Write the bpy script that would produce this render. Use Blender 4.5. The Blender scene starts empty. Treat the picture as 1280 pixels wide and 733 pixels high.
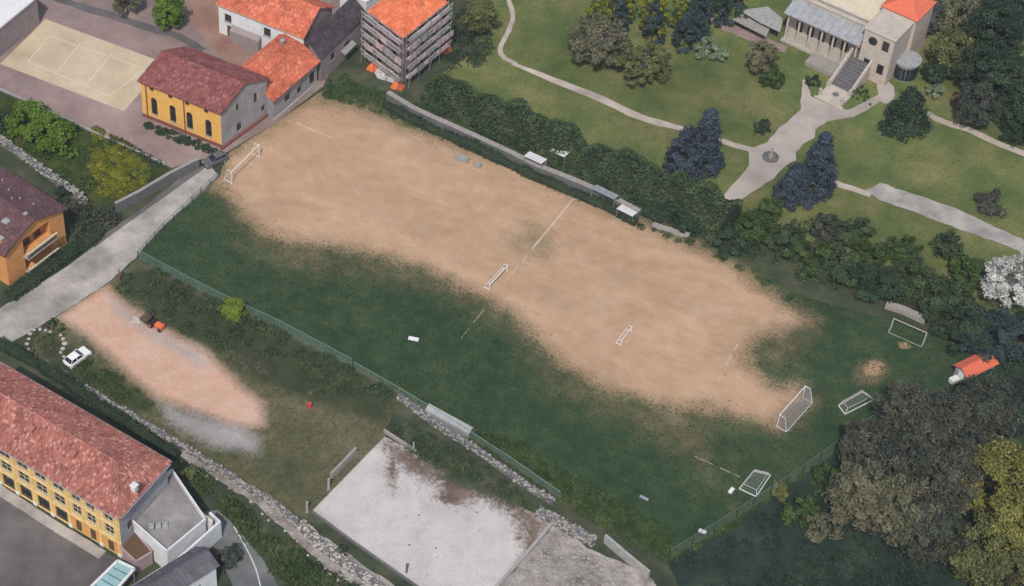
import bpy, bmesh, math, random
import numpy as np
from mathutils import Vector, Matrix

# ---------------------------------------------------------------- camera, sky, sun, exposure
scene = bpy.context.scene
R = math.radians
F_PX, PITCH, CX_PX, CY_PX, CAM_H = 2600.0, R(46.0), 400.0, 366.0, 215.0
_c, _s = math.cos(PITCH), math.sin(PITCH)

def _ray(px, py):
    x = (px - CX_PX) / F_PX; y = -(py - CY_PX) / F_PX
    return (x, _c + y * _s, -_s + y * _c)

def _raw(px, py, z=0.0):
    d = _ray(px, py); t = (CAM_H - z) / -d[2]
    return (d[0] * t, d[1] * t)
OX, OY = _raw(640, 366)
CAM = Vector((-OX, -OY, CAM_H))

def P(px, py, z=0.0):
    """photo pixel -> world point at height z (metres)"""
    a = _raw(px, py, z)
    return Vector((a[0] - OX, a[1] - OY, z))

cam_data = bpy.data.cameras.new('camera')
cam = bpy.data.objects.new('camera', cam_data)
scene.collection.objects.link(cam)
cam.location = CAM
cam.rotation_euler = (math.pi / 2 - PITCH, 0, 0)
cam_data.sensor_width = 36.0
cam_data.lens = 36.0 * F_PX / 1280.0
cam_data.shift_x = (640.0 - CX_PX) / 1280.0
cam_data.clip_start = 1.0
cam_data.clip_end = 5000.0
scene.camera = cam

HAZE = 0.00010
SUN_EL, SUN_AZ = R(52.0), R(194.0)      # azimuth clockwise from +Y: the sun stands to the lower left
world = bpy.data.worlds.new('World'); scene.world = world; world.use_nodes = True
wn = world.node_tree.nodes; wl = world.node_tree.links; wn.clear()
sky = wn.new('ShaderNodeTexSky'); sky.sky_type = 'NISHITA'; sky.sun_disc = False
sky.sun_elevation = SUN_EL; sky.sun_rotation = SUN_AZ
sky.air_density = 1.0; sky.dust_density = 2.0; sky.ozone_density = 1.0
bg = wn.new('ShaderNodeBackground'); bg.inputs['Strength'].default_value = 0.115
wo = wn.new('ShaderNodeOutputWorld')
wl.new(sky.outputs[0], bg.inputs[0]); wl.new(bg.outputs[0], wo.inputs[0])
sd = bpy.data.lights.new('sun', 'SUN'); sd.energy = 2.7; sd.angle = R(2.0); sd.color = (1.0, 0.94, 0.85)
sun = bpy.data.objects.new('sun', sd); scene.collection.objects.link(sun)
sdir = Vector((math.sin(SUN_AZ) * math.cos(SUN_EL), math.cos(SUN_AZ) * math.cos(SUN_EL), math.sin(SUN_EL)))
sun.rotation_euler = sdir.to_track_quat('Z', 'Y').to_euler()
sun.location = (0, 0, 120)
vs = scene.view_settings
vs.view_transform = 'Standard'; vs.look = 'None'; vs.exposure = 0.26; vs.gamma = 1.0; vs.use_curve_mapping = False

# ---------------------------------------------------------------- helpers
COL = scene.collection
RNG = np.random.default_rng(7)
rnd = random.Random(11)

def link(o, parent=None):
    COL.objects.link(o)
    if parent is not None:
        o.parent = parent
    return o

def tag(o, label=None, cat=None, group=None, kind=None):
    if label: o['label'] = label
    if cat: o['category'] = cat
    if group: o['group'] = group
    if kind: o['kind'] = kind
    return o

def thing(name, label, cat, loc=(0, 0, 0), rz=0.0, group=None):
    o = bpy.data.objects.new(name, None); link(o)
    o.location = loc; o.rotation_euler = (0, 0, rz); o.empty_display_size = 0.5
    return tag(o, label, cat, group)

class MB:
    def __init__(s): s.v = []; s.f = []; s.uv = []
    def add(s, vs, fs, uvs=None):
        b = len(s.v); s.v += [tuple(p) for p in vs]
        for i, f in enumerate(fs):
            s.f.append([b + k for k in f]); s.uv.append(uvs[i] if uvs else None)
        return s
    def box(s, x0, x1, y0, y1, z0, z1):
        return s.add([(x0,y0,z0),(x1,y0,z0),(x1,y1,z0),(x0,y1,z0),(x0,y0,z1),(x1,y0,z1),(x1,y1,z1),(x0,y1,z1)],
                     [(0,3,2,1),(4,5,6,7),(0,1,5,4),(1,2,6,5),(2,3,7,6),(3,0,4,7)])
    def bbox(s, x0, x1, y0, y1, z0, z1, b=0.04):
        """box with a chamfered top"""
        v = [(x0,y0,z0),(x1,y0,z0),(x1,y1,z0),(x0,y1,z0),(x0,y0,z1-b),(x1,y0,z1-b),(x1,y1,z1-b),(x0,y1,z1-b),
             (x0+b,y0+b,z1),(x1-b,y0+b,z1),(x1-b,y1-b,z1),(x0+b,y1-b,z1)]
        return s.add(v, [(0,3,2,1),(8,9,10,11),(0,1,5,4),(1,2,6,5),(2,3,7,6),(3,0,4,7),(4,5,9,8),(5,6,10,9),(6,7,11,10),(7,4,8,11)])
    def tube(s, p0, p1, r0, r1=None, n=6, caps=True):
        p0 = Vector(p0); p1 = Vector(p1); r1 = r0 if r1 is None else r1
        d = (p1 - p0)
        if d.length < 1e-6: return s
        d.normalize()
        a = d.orthogonal().normalized(); b = d.cross(a)
        vs = []
        for (p, r) in ((p0, r0), (p1, r1)):
            for k in range(n):
                t = 2 * math.pi * k / n
                vs.append(p + a * (math.cos(t) * r) + b * (math.sin(t) * r))
        fs = [(k, (k+1) % n, n + (k+1) % n, n + k) for k in range(n)]
        if caps: fs += [tuple(range(n-1, -1, -1)), tuple(range(n, 2*n))]
        return s.add(vs, fs)
    def beam(s, p0, p1, w, h, up=(0, 0, 1)):
        """square bar from p0 to p1, w sideways, h along up (centred)"""
        p0 = Vector(p0); p1 = Vector(p1); d = (p1 - p0).normalized(); up = Vector(up)
        sd_ = d.cross(up)
        if sd_.length < 1e-5: sd_ = d.orthogonal()
        sd_.normalize(); u2 = sd_.cross(d).normalized()
        vs = []
        for p in (p0, p1):
            for (i, j) in ((-1,-1),(1,-1),(1,1),(-1,1)):
                vs.append(p + sd_ * (i * w / 2) + u2 * (j * h / 2))
        return s.add(vs, [(0,1,2,3),(7,6,5,4),(0,4,5,1),(1,5,6,2),(2,6,7,3),(3,7,4,0)])
    def lathe(s, prof, n=12, c=(0, 0, 0), ph=0.0):
        vs = []; m = len(prof)
        for k in range(n):
            t = 2 * math.pi * k / n + ph
            for (r, z) in prof: vs.append((c[0] + r * math.cos(t), c[1] + r * math.sin(t), c[2] + z))
        fs = []
        for k in range(n):
            k2 = (k + 1) % n
            for j in range(m - 1): fs.append((k*m+j, k2*m+j, k2*m+j+1, k*m+j+1))
        fs.append(tuple(k*m + m - 1 for k in range(n))); fs.append(tuple(k*m for k in range(n-1, -1, -1)))
        return s.add(vs, fs)
    def prism(s, pts, z0, z1):
        n = len(pts)
        vs = [(p[0], p[1], z0) for p in pts] + [(p[0], p[1], z1) for p in pts]
        a = sum(pts[i][0]*pts[(i+1)%n][1] - pts[(i+1)%n][0]*pts[i][1] for i in range(n))
        fs = [(i, (i+1) % n, n + (i+1) % n, n + i) for i in range(n)]
        fs += [tuple(range(n-1, -1, -1)), tuple(range(n, 2*n))]
        if a < 0: fs = [tuple(reversed(f)) for f in fs]
        return s.add(vs, fs)
    def rock(s, c, r, rng, flat=0.7):
        """an uneven boulder: a jittered low-poly ball"""
        pts = [(0,0,1)] + [(math.cos(t), math.sin(t), .25) for t in np.arange(5)*2*math.pi/5 + rng.random()] + \
              [(math.cos(t), math.sin(t), -.45) for t in np.arange(5)*2*math.pi/5 + rng.random()+.3]
        vs = []
        for p in pts:
            q = r * (0.75 + .5 * rng.random())
            vs.append((c[0]+p[0]*q, c[1]+p[1]*q, c[2]+p[2]*q*flat))
        fs = [(0,1+k,1+(k+1)%5) for k in range(5)]
        for k in range(5): fs += [(1+k,6+k,1+(k+1)%5), (1+(k+1)%5,6+k,6+(k+1)%5)]
        fs.append((10,9,8,7,6))
        return s.add(vs, fs)
    def mesh(s, name, smooth=False):
        me = bpy.data.meshes.new(name); me.from_pydata(s.v, [], s.f)
        if any(u is not None for u in s.uv):
            lay = me.uv_layers.new(name='UVMap'); data = np.zeros((len(me.loops), 2), dtype=np.float32); i = 0
            for f, u in zip(s.f, s.uv):
                for k in range(len(f)):
                    if u is not None: data[i] = u[k]
                    i += 1
            lay.data.foreach_set('uv', data.ravel())
        if smooth: me.polygons.foreach_set('use_smooth', [True] * len(me.polygons))
        me.update(); return me
    def build(s, name, mat, parent=None, loc=None, rz=0.0, smooth=False):
        me = s.mesh(name, smooth); me.materials.append(mat)
        o = bpy.data.objects.new(name, me); link(o, parent)
        if loc is not None: o.location = loc
        if rz: o.rotation_euler = (0, 0, rz)
        return o

def np_mesh(name, verts, faces, mat, tint=None, smooth=False):
    """verts (n,3), faces (m,k) numpy"""
    me = bpy.data.meshes.new(name)
    n, k = faces.shape
    me.vertices.add(len(verts)); me.vertices.foreach_set('co', np.ascontiguousarray(verts, dtype=np.float32).ravel())
    me.loops.add(n * k); me.loops.foreach_set('vertex_index', np.ascontiguousarray(faces, dtype=np.int32).ravel())
    me.polygons.add(n); me.polygons.foreach_set('loop_start', np.arange(0, n * k, k, dtype=np.int32))
    me.update(calc_edges=True)
    if tint is not None:
        at = me.attributes.new('tint', 'FLOAT', 'FACE'); at.data.foreach_set('value', np.ascontiguousarray(tint, dtype=np.float32))
    if smooth: me.polygons.foreach_set('use_smooth', np.ones(n, dtype=bool))
    me.materials.append(mat)
    return me

# ---------------------------------------------------------------- materials
def _new(name):
    m = bpy.data.materials.new(name); m.use_nodes = True
    nt = m.node_tree; b = nt.nodes['Principled BSDF']
    b.inputs['Specular IOR Level'].default_value = 0.25
    return m, nt, b
def _node(nt, t, **kw):
    n = nt.nodes.new(t)
    for k, v in kw.items(): setattr(n, k, v)
    return n
def rgba(c): return (c[0], c[1], c[2], 1.0)
def mixc(nt, fac, a, b, blend='MIX'):
    n = _node(nt, 'ShaderNodeMix', data_type='RGBA', blend_type=blend)
    for sock, val in ((n.inputs[0], fac), (n.inputs[6], a), (n.inputs[7], b)):
        if hasattr(val, 'is_output') or isinstance(val, bpy.types.NodeSocket): nt.links.new(val, sock)
        elif isinstance(val, (tuple, list)): sock.default_value = rgba(val)
        else: sock.default_value = val
    return n.outputs[2]
def math_(nt, op, a, b=None, clamp=False):
    n = _node(nt, 'ShaderNodeMath', operation=op, use_clamp=clamp)
    for i, v in enumerate((a, b)):
        if v is None: continue
        if isinstance(v, bpy.types.NodeSocket): nt.links.new(v, n.inputs[i])
        else: n.inputs[i].default_value = v
    return n.outputs[0]
def noise(nt, scale, detail=4, rough=.55, coord='pos', dist=0.0):
    n = _node(nt, 'ShaderNodeTexNoise'); n.inputs['Scale'].default_value = scale
    n.inputs['Detail'].default_value = detail; n.inputs['Roughness'].default_value = rough; n.inputs['Distortion'].default_value = dist
    if coord == 'pos':
        g = _node(nt, 'ShaderNodeNewGeometry'); nt.links.new(g.outputs['Position'], n.inputs['Vector'])
    else:
        g = _node(nt, 'ShaderNodeTexCoord'); nt.links.new(g.outputs['Object'], n.inputs['Vector'])
    return n.outputs[0]
def ramp(nt, sock, stops, interp='LINEAR'):
    r = _node(nt, 'ShaderNodeValToRGB'); r.color_ramp.interpolation = interp
    e = r.color_ramp.elements
    while len(e) < len(stops): e.new(0.5)
    for i, (p, c) in enumerate(stops):
        e[i].position = p; e[i].color = rgba(c) if isinstance(c, (tuple, list)) else (c, c, c, 1)
    nt.links.new(sock, r.inputs[0]); return r.outputs[0]
def bump(nt, b, sock, strength=.3, dist=.03):
    n = _node(nt, 'ShaderNodeBump'); n.inputs['Strength'].default_value = strength; n.inputs['Distance'].default_value = dist
    nt.links.new(sock, n.inputs['Height']); nt.links.new(n.outputs[0], b.inputs['Normal'])

def m_plain(name, c, c2=None, scale=1.5, rough=.75, metal=0.0, coord='obj', bstr=.15, spec=.25, grime=.18):
    """a surface of one colour with weathering"""
    m, nt, b = _new(name)
    c2 = c2 or tuple(x * .72 for x in c)
    n1 = noise(nt, scale, 6, .6, coord); n2 = noise(nt, scale * .22, 3, .5, coord)
    f = ramp(nt, n1, [(.35, 0.0), (.7, 1.0)])
    col = mixc(nt, f, c, c2)
    dirt = math_(nt, 'MULTIPLY', ramp(nt, n2, [(.45, 0.0), (.75, 1.0)]), grime)
    col = mixc(nt, dirt, col, tuple(x * .45 + .02 for x in c))
    nt.links.new(col, b.inputs['Base Color'])
    b.inputs['Roughness'].default_value = rough; b.inputs['Metallic'].default_value = metal
    b.inputs['Specular IOR Level'].default_value = spec
    if bstr: bump(nt, b, n1, bstr, .02)
    return m

def m_ground(name, cols, scale=.35, fine=6.0, rough=.95, bstr=.5, grain=None):
    """ground of three blended colours with patches and fine grain"""
    m, nt, b = _new(name)
    n1 = noise(nt, scale, 7, .62); n2 = noise(nt, fine, 5, .65); n3 = noise(nt, scale * .28, 3, .5)
    a = ramp(nt, n1, [(.34, cols[0]), (.52, cols[1]), (.7, cols[2])])
    grain = grain if grain is not None else (1.0 if bstr > .3 else .38)
    g = ramp(nt, n2, [(.3, 1 - .38 * grain), (.7, 1 + .28 * grain)])
    col = mixc(nt, 1.0, a, g, 'MULTIPLY')
    g3 = ramp(nt, n3, [(.35, .8), (.65, 1.15)])
    col = mixc(nt, 1.0, col, g3, 'MULTIPLY')
    nt.links.new(col, b.inputs['Base Color']); b.inputs['Roughness'].default_value = rough
    b.inputs['Specular IOR Level'].default_value = .08
    bump(nt, b, n2, bstr, .05)
    return m

def m_tiles(name, c, c2, c3, tw=.26, th=.40, rough=.85):
    """clay tiles: every tile its own tone, from the roof's own metre UVs"""
    m, nt, b = _new(name)
    uv = _node(nt, 'ShaderNodeUVMap', uv_map='UVMap')
    sep = _node(nt, 'ShaderNodeSeparateXYZ'); nt.links.new(uv.outputs[0], sep.inputs[0])
    iu = math_(nt, 'FLOOR', math_(nt, 'DIVIDE', sep.outputs[0], tw)); iv = math_(nt, 'FLOOR', math_(nt, 'DIVIDE', sep.outputs[1], th))
    cb = _node(nt, 'ShaderNodeCombineXYZ'); nt.links.new(iu, cb.inputs[0]); nt.links.new(iv, cb.inputs[1])
    wnz = _node(nt, 'ShaderNodeTexWhiteNoise', noise_dimensions='2D'); nt.links.new(cb.outputs[0], wnz.inputs[0])
    col = ramp(nt, wnz.outputs[0], [(0.0, c2), (.45, c), (.8, c), (1.0, c3)])
    n1 = noise(nt, .5, 6, .65); n2 = noise(nt, 5, 5, .6)
    st = ramp(nt, n1, [(.32, .68), (.55, 1.0), (.75, 1.18)])
    col = mixc(nt, 1.0, col, st, 'MULTIPLY')
    col = mixc(nt, math_(nt, 'MULTIPLY', ramp(nt, n2, [(.55, 0.0), (.8, 1.0)]), .35), col, (.20, .19, .15))
    nt.links.new(col, b.inputs['Base Color']); b.inputs['Roughness'].default_value = rough
    b.inputs['Specular IOR Level'].default_value = .15
    bump(nt, b, n2, .25, .02)
    return m

def m_leaf(name, c, c2, c3=None, trans=.35):
    m, nt, b = _new(name)
    at = _node(nt, 'ShaderNodeAttribute', attribute_name='tint')
    oi = _node(nt, 'ShaderNodeObjectInfo')
    c3 = c3 or tuple(min(1, x * 1.5) for x in c2)
    col = ramp(nt, at.outputs['Fac'], [(0.0, c), (.55, c2), (1.0, c3)])
    n1 = noise(nt, .7, 3, .5)
    col = mixc(nt, 1.0, col, ramp(nt, n1, [(.3, .8), (.7, 1.2)]), 'MULTIPLY')
    nt.links.new(col, b.inputs['Base Color']); b.inputs['Roughness'].default_value = .7
    b.inputs['Specular IOR Level'].default_value = .12
    tr = _node(nt, 'ShaderNodeBsdfTranslucent'); nt.links.new(col, tr.inputs[0])
    mx = _node(nt, 'ShaderNodeMixShader'); mx.inputs[0].default_value = trans
    out = nt.nodes['Material Output']
    nt.links.new(b.outputs[0], mx.inputs[1]); nt.links.new(tr.outputs[0], mx.inputs[2]); nt.links.new(mx.outputs[0], out.inputs[0])
    return m

def m_glass(name, c=(.012, .016, .022), rough=.12):
    m, nt, b = _new(name)
    n1 = noise(nt, .9, 2, .5)
    col = mixc(nt, ramp(nt, n1, [(.35, 0.0), (.7, 1.0)]), c, tuple(x * 2.2 for x in c))
    nt.links.new(col, b.inputs['Base Color']); b.inputs['Roughness'].default_value = rough
    b.inputs['Specular IOR Level'].default_value = .5
    return m

def m_mask(name, base, layers, bstr=.6, rough=.96, edge=2.2, streak=None):
    """ground whose wear is given by vertex masks; noise ragged edges.
    base / layer colour triples; layers = [(attribute, (c0, c1, c2), raggedness)]"""
    m, nt, b = _new(name)
    nf = noise(nt, 7.0, 5, .7); nm = noise(nt, .45, 6, .6); nl = noise(nt, .11, 4, .55)
    ne = noise(nt, edge, 7, .85); ne2 = noise(nt, .3, 4, .6)
    def tri(cs, sock, lo=.33, hi=.68): return ramp(nt, sock, [(lo, cs[0]), (.5, cs[1]), (hi, cs[2])])
    col = mixc(nt, .5, tri(base, nm), tri(base, nl))
    for (att, cs, rag) in layers:
        a = _node(nt, 'ShaderNodeAttribute', attribute_name=att)
        c = mixc(nt, .5, tri(cs, nm), tri(cs, nl))
        e = math_(nt, 'ADD', math_(nt, 'MULTIPLY', math_(nt, 'SUBTRACT', ne, .5), rag),
                  math_(nt, 'MULTIPLY', math_(nt, 'SUBTRACT', ne2, .5), rag * .35))
        f = math_(nt, 'ADD', a.outputs['Fac'], e)
        f = ramp(nt, f, [(.28, 0.0), (.72, 1.0)])
        col = mixc(nt, f, col, c)
    if streak is not None:      # scuffs and drag marks that follow the run of play
        g = _node(nt, 'ShaderNodeNewGeometry')
        for (sx, sy, rot, amt) in ((.14, .7, streak, .07), (.5, 2.2, streak + .5, .06), (.07, .16, streak - .15, .13)):
            m0 = _node(nt, 'ShaderNodeMapping'); m0.inputs['Rotation'].default_value = (0, 0, rot); nt.links.new(g.outputs['Position'], m0.inputs['Vector'])
            mp = _node(nt, 'ShaderNodeMapping'); mp.inputs['Scale'].default_value = (sx, sy, 1)
            nt.links.new(m0.outputs[0], mp.inputs['Vector'])
            nn = _node(nt, 'ShaderNodeTexNoise'); nn.inputs['Scale'].default_value = 1.0; nn.inputs['Detail'].default_value = 6; nn.inputs['Roughness'].default_value = .65; nn.inputs['Distortion'].default_value = .6
            nt.links.new(mp.outputs[0], nn.inputs['Vector'])
            col = mixc(nt, 1.0, col, ramp(nt, nn.outputs[0], [(.3, (1-amt, 1-amt*1.1, 1-amt*1.2)), (.7, (1+amt*.7, 1+amt*.65, 1+amt*.6))]), 'MULTIPLY')
        vo = noise(nt, 3.5, 3, .8); col = mixc(nt, math_(nt, 'MULTIPLY', ramp(nt, vo, [(.66, 0.0), (.74, 1.0)]), .22), col, (.12, .085, .055))
    col = mixc(nt, 1.0, col, ramp(nt, nf, [(.28, .74), (.72, 1.22)]), 'MULTIPLY')
    nt.links.new(col, b.inputs['Base Color']); b.inputs['Roughness'].default_value = rough
    b.inputs['Specular IOR Level'].default_value = .06
    bump(nt, b, nf, bstr, .05)
    return m

# ---------------------------------------------------------------- ground sheets
_z = [0.004]
HARD = []      # outlines of paths, where no grass grows
def next_z():
    _z[0] += 0.004; return _z[0]
def pix(pts, z=0.0): return [P(x, y, z) for (x, y) in pts]
def jag(poly, step=1.2, amp=.18, seed=1, closed=True):
    rg = random.Random(seed); out = []
    n = len(poly)
    for i in range(n if closed else n - 1):
        a, b = poly[i], poly[(i + 1) % n]
        k = max(1, int((b - a).length / step))
        for j in range(k):
            p = a.lerp(b, j / k)
            if amp: p = p + Vector((rg.uniform(-amp, amp), rg.uniform(-amp, amp), 0))
            out.append(p)
    if not closed: out.append(poly[-1])
    return out
def sheet(name, pts, mat, parent=None, kind='structure', amp=.0, step=1.2, z=None, seed=1):
    poly = [Vector((p[0], p[1], 0)) for p in (pts if isinstance(pts[0], Vector) else pix(pts))]
    if amp: poly = jag(poly, step, amp, seed)
    if name in ('path', 'piazza'): HARD.append([(p.x, p.y) for p in poly])
    z = next_z() if z is None else z
    bm = bmesh.new()
    f = bm.faces.new([bm.verts.new((p.x, p.y, z)) for p in poly]); f.normal_update()
    if f.normal.z < 0: f.normal_flip()
    bmesh.ops.triangulate(bm, faces=bm.faces[:])
    me = bpy.data.meshes.new(name); bm.to_mesh(me); bm.free(); me.materials.append(mat)
    o = bpy.data.objects.new(name, me); link(o, parent)
    if kind and parent is None: o['kind'] = kind
    return o
def ribbon_pts(pts, width, closed=False):
    """pts: world vectors; width: metres (number or list); outline of the band"""
    n = len(pts); L = []; Rr = []
    for i in range(n):
        a = pts[max(0, i - 1)]; b = pts[min(n - 1, i + 1)]
        d = (b - a); d.z = 0; d.normalize(); nrm = Vector((-d.y, d.x, 0))
        w = (width[i] if isinstance(width, (list, tuple)) else width) / 2
        L.append(pts[i] + nrm * w); Rr.append(pts[i] - nrm * w)
    return L + Rr[::-1]
def smooth_line(pts, k=4):
    """Catmull-Rom through points"""
    out = []
    n = len(pts)
    for i in range(n - 1):
        p0 = pts[max(0, i-1)]; p1 = pts[i]; p2 = pts[i+1]; p3 = pts[min(n-1, i+2)]
        for j in range(k):
            t = j / k
            out.append(.5 * ((2*p1) + (p2-p0)*t + (2*p0-5*p1+4*p2-p3)*t*t + (3*p1-p0-3*p2+p3)*t**3))
    out.append(pts[-1]); return out

def sdist(X, Y, poly):
    """signed distance (negative inside) of arrays to polygon"""
    n = len(poly); d = np.full(X.shape, 1e9); ins = np.zeros(X.shape, bool)
    for i in range(n):
        ax, ay = poly[i][0], poly[i][1]; bx, by = poly[(i+1) % n][0], poly[(i+1) % n][1]
        ex, ey = bx-ax, by-ay; t = np.clip(((X-ax)*ex + (Y-ay)*ey) / (ex*ex+ey*ey+1e-9), 0, 1)
        d = np.minimum(d, np.hypot(X-ax-t*ex, Y-ay-t*ey))
        c = ((ay > Y) != (by > Y)) & (X < (bx-ax)*(Y-ay)/(by-ay+1e-12)+ax)
        ins ^= c
    return np.where(ins, -d, d)
def mask(X, Y, poly, soft, gain=1.0):
    return np.clip(.5 - sdist(X, Y, poly) / (2 * soft), 0, 1) * gain
def painted(name, pts, mat, layers, cell=1.0, z=None, amp=.0):
    """sheet cut into a grid that carries wear masks: layers = {attr: [(poly_px, soft, gain)]}"""
    poly = [Vector((p.x, p.y, 0)) for p in pix(pts)]
    if amp: poly = jag(poly, 1.5, amp, 3)
    z = next_z() if z is None else z
    bm = bmesh.new()
    f = bm.faces.new([bm.verts.new((p.x, p.y, z)) for p in poly]); f.normal_update()
    if f.normal.z < 0: f.normal_flip()
    xs = [p.x for p in poly]; ys = [p.y for p in poly]
    for (lo, hi, no) in ((min(xs), max(xs), (1,0,0)), (min(ys), max(ys), (0,1,0))):
        t = lo + cell
        while t < hi:
            bmesh.ops.bisect_plane(bm, geom=bm.verts[:] + bm.edges[:] + bm.faces[:], plane_co=(t*no[0], t*no[1], 0), plane_no=no)
            t += cell
    me = bpy.data.meshes.new(name); bm.to_mesh(me); bm.free(); me.materials.append(mat)
    co = np.zeros(len(me.vertices) * 3, dtype=np.float32); me.vertices.foreach_get('co', co); co = co.reshape(-1, 3)
    for att, ls in layers.items():
        v = np.zeros(len(co))
        for (pp, soft, gain) in ls:
            v = np.maximum(v, mask(co[:, 0], co[:, 1], [(q.x, q.y) for q in pix(pp)], soft, abs(gain))) if gain > 0 else \
                np.minimum(v, 1 - mask(co[:, 0], co[:, 1], [(q.x, q.y) for q in pix(pp)], soft, abs(gain)))
        at = me.attributes.new(att, 'FLOAT', 'POINT'); at.data.foreach_set('value', v.astype(np.float32))
    o = bpy.data.objects.new(name, me); link(o); o['kind'] = 'structure'
    return o

# ---------------------------------------------------------------- plants
def _leaves(centres, nrm, size, rng, aspect=1.6, jitter=.9):
    """one quad per centre facing roughly nrm"""
    n = len(centres)
    nn = nrm + rng.normal(size=(n, 3)) * jitter
    nn /= np.linalg.norm(nn, axis=1, keepdims=True) + 1e-9
    a = np.cross(nn, rng.normal(size=(n, 3))); a /= np.linalg.norm(a, axis=1, keepdims=True) + 1e-9
    b = np.cross(nn, a)
    s = size * (.6 + .8 * rng.random((n, 1)))
    a = a * s * .5 * aspect; b = b * s * .5
    v = np.stack([centres - a, centres - b * .9 + a * .1, centres + a, centres + b * .9 + a * .1], 1).reshape(-1, 3)
    f = np.arange(n * 4).reshape(n, 4)
    return v, f

def crown_mesh(name, mat, rng, rx, ry, rz, n, leaf, clumps, shape='round', clump_r=.24, aspect=1.6, low=-.75, full=.75):
    """leaves in clumps through an uneven crown; centred on its own origin"""
    cs = []
    while len(cs) < clumps:
        d = rng.normal(size=3); d /= np.linalg.norm(d)
        if shape == 'cone':
            h = rng.random() ** 1.2; r = (1 - h) ** full * (.45 + .55 * rng.random() ** .5)
            t = rng.random() * 2 * math.pi
            c = np.array([math.cos(t) * r, math.sin(t) * r, h * 2 - 1]); out = np.array([math.cos(t), math.sin(t), .35])
        else:
            rad = (.35 + .65 * rng.random() ** .45) * (.86 + .22 * rng.random())
            c = d * rad; out = d + np.array([0, 0, .25])
            if c[2] < low: continue
            if shape == 'column': c = c * np.array([1, 1, 1.0]); c[:2] *= .75 + .25 * rng.random()
        cs.append((c, out, rng.random()))
    C = np.array([c[0] for c in cs]); O = np.array([c[1] for c in cs]); T = np.array([c[2] for c in cs])
    idx = rng.integers(0, clumps, n)
    sc = np.array([rx, ry, rz])
    cr = clump_r * min(rx, rz) * (.7 + .6 * rng.random(clumps))
    off = rng.normal(size=(n, 3)); off /= np.linalg.norm(off, axis=1, keepdims=True); off *= (rng.random((n, 1)) ** .4)
    off[:, 2] *= .75
    pos = C[idx] * sc + off * cr[idx][:, None]
    v, f = _leaves(pos, O[idx] * .7 + off * .8 + np.array([0, 0, .35]), leaf, rng, aspect)
    tint = np.clip(T[idx] * .6 + rng.random(n) * .4, 0, 1)
    return np_mesh(name, v, f, mat, tint)

def trunk_mesh(name, mat, rng, h, r0, limbs, reach, zspan=(.4, 1.0), lean=.04, rise=.6):
    mb = MB(); segs = 5; pts = []
    x = y = 0.0
    for i in range(segs + 1):
        t = i / segs; pts.append(Vector((x, y, h * t))); x += rng.normal() * lean * h / segs; y += rng.normal() * lean * h / segs
    mb.tube(pts[0] - Vector((0, 0, .1)), pts[0] + Vector((0, 0, .35)), r0 * 1.5, r0, 8)
    for i in range(segs):
        mb.tube(pts[i], pts[i+1], r0 * (1 - .8 * i / segs), r0 * (1 - .8 * (i + 1) / segs), 7)
    for k in range(limbs):
        t = zspan[0] + (zspan[1] - zspan[0]) * rng.random(); i = min(segs - 1, int(t * segs))
        p = pts[i].lerp(pts[i+1], t * segs - i)
        a = rng.random() * 2 * math.pi; L = reach * (.5 + .5 * rng.random())
        q = p + Vector((math.cos(a) * L * .55, math.sin(a) * L * .55, L * rise * .55 * rng.random() + .1))
        e = q + Vector((math.cos(a + rng.normal() * .5) * L * .5, math.sin(a + rng.normal() * .5) * L * .5, L * rise * .6))
        r = r0 * (1 - .8 * t) * .6 + .02
        mb.tube(p, q, r, r * .65, 5, False); mb.tube(q, e, r * .65, r * .25, 5, False)
        for j in range(3):
            s = q.lerp(e, rng.random()); b = rng.random() * 6.28; l2 = L * .35
            mb.tube(s, s + Vector((math.cos(b) * l2, math.sin(b) * l2, l2 * (.2 + .6 * rng.random()))), r * .35, r * .1, 4, False)
    me = mb.mesh(name); me.materials.append(mat); return me

def tree(name, label, px, py, zc, rx, rz, mat, bark, n=2600, leaf=.34, clumps=46, shape='round', cat='tree', group=None,
         limbs=9, ry=None, clump_r=.24, aspect=1.6, r0=None, seed=None, low=-.75, full=.75):
    """crown centre stands at pixel (px,py) when zc metres up; the trunk goes straight down to the ground"""
    rng = np.random.default_rng(seed if seed is not None else int(px * 7 + py * 13))
    c = P(px, py, zc)
    t = thing(name, label, cat, (c.x, c.y, 0), rng.random() * 0.3, group)
    h = zc + rz * (.55 if shape != 'cone' else .85)
    tm = trunk_mesh('trunk', bark, rng, h, r0 or max(.08, rx * .06), limbs, rx * .85, (max(.15, (zc - rz * .6) / h), .98), rise=.5 if shape != 'cone' else -.1)
    link(bpy.data.objects.new('trunk', tm), t)
    cm = crown_mesh('crown', mat, rng, rx, ry or rx, rz, n, leaf, clumps, shape, clump_r, aspect, low, full)
    co = link(bpy.data.objects.new('crown', cm), t); co.location = (0, 0, zc)
    return t

def bush(name, label, px, py, rx, rz, mat, bark, n=900, leaf=.26, clumps=22, cat='bush', group=None, ry=None, clump_r=.3, rz_rot=0.0, seed=None, aspect=1.6):
    """low plant: crown sits on the ground; pixel is its middle at half height"""
    rng = np.random.default_rng(seed if seed is not None else int(px * 5 + py * 17))
    c = P(px, py, rz * .8)
    t = thing(name, label, cat, (c.x, c.y, 0), rz_rot, group)
    sm = MB()
    for k in range(6):
        a = rng.random() * 6.28; L = rx * .6
        sm.tube((0, 0, -.05), (math.cos(a) * L * .5, math.sin(a) * L * .5, rz * .9), .05, .02, 4, False)
    sm.build('stem', bark, t)
    cm = crown_mesh('foliage', mat, rng, rx, ry or rx, rz, n, leaf, clumps, 'round', clump_r, aspect, -.9)
    co = link(bpy.data.objects.new('foliage', cm), t); co.location = (0, 0, rz * .82)
    return t

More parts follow.
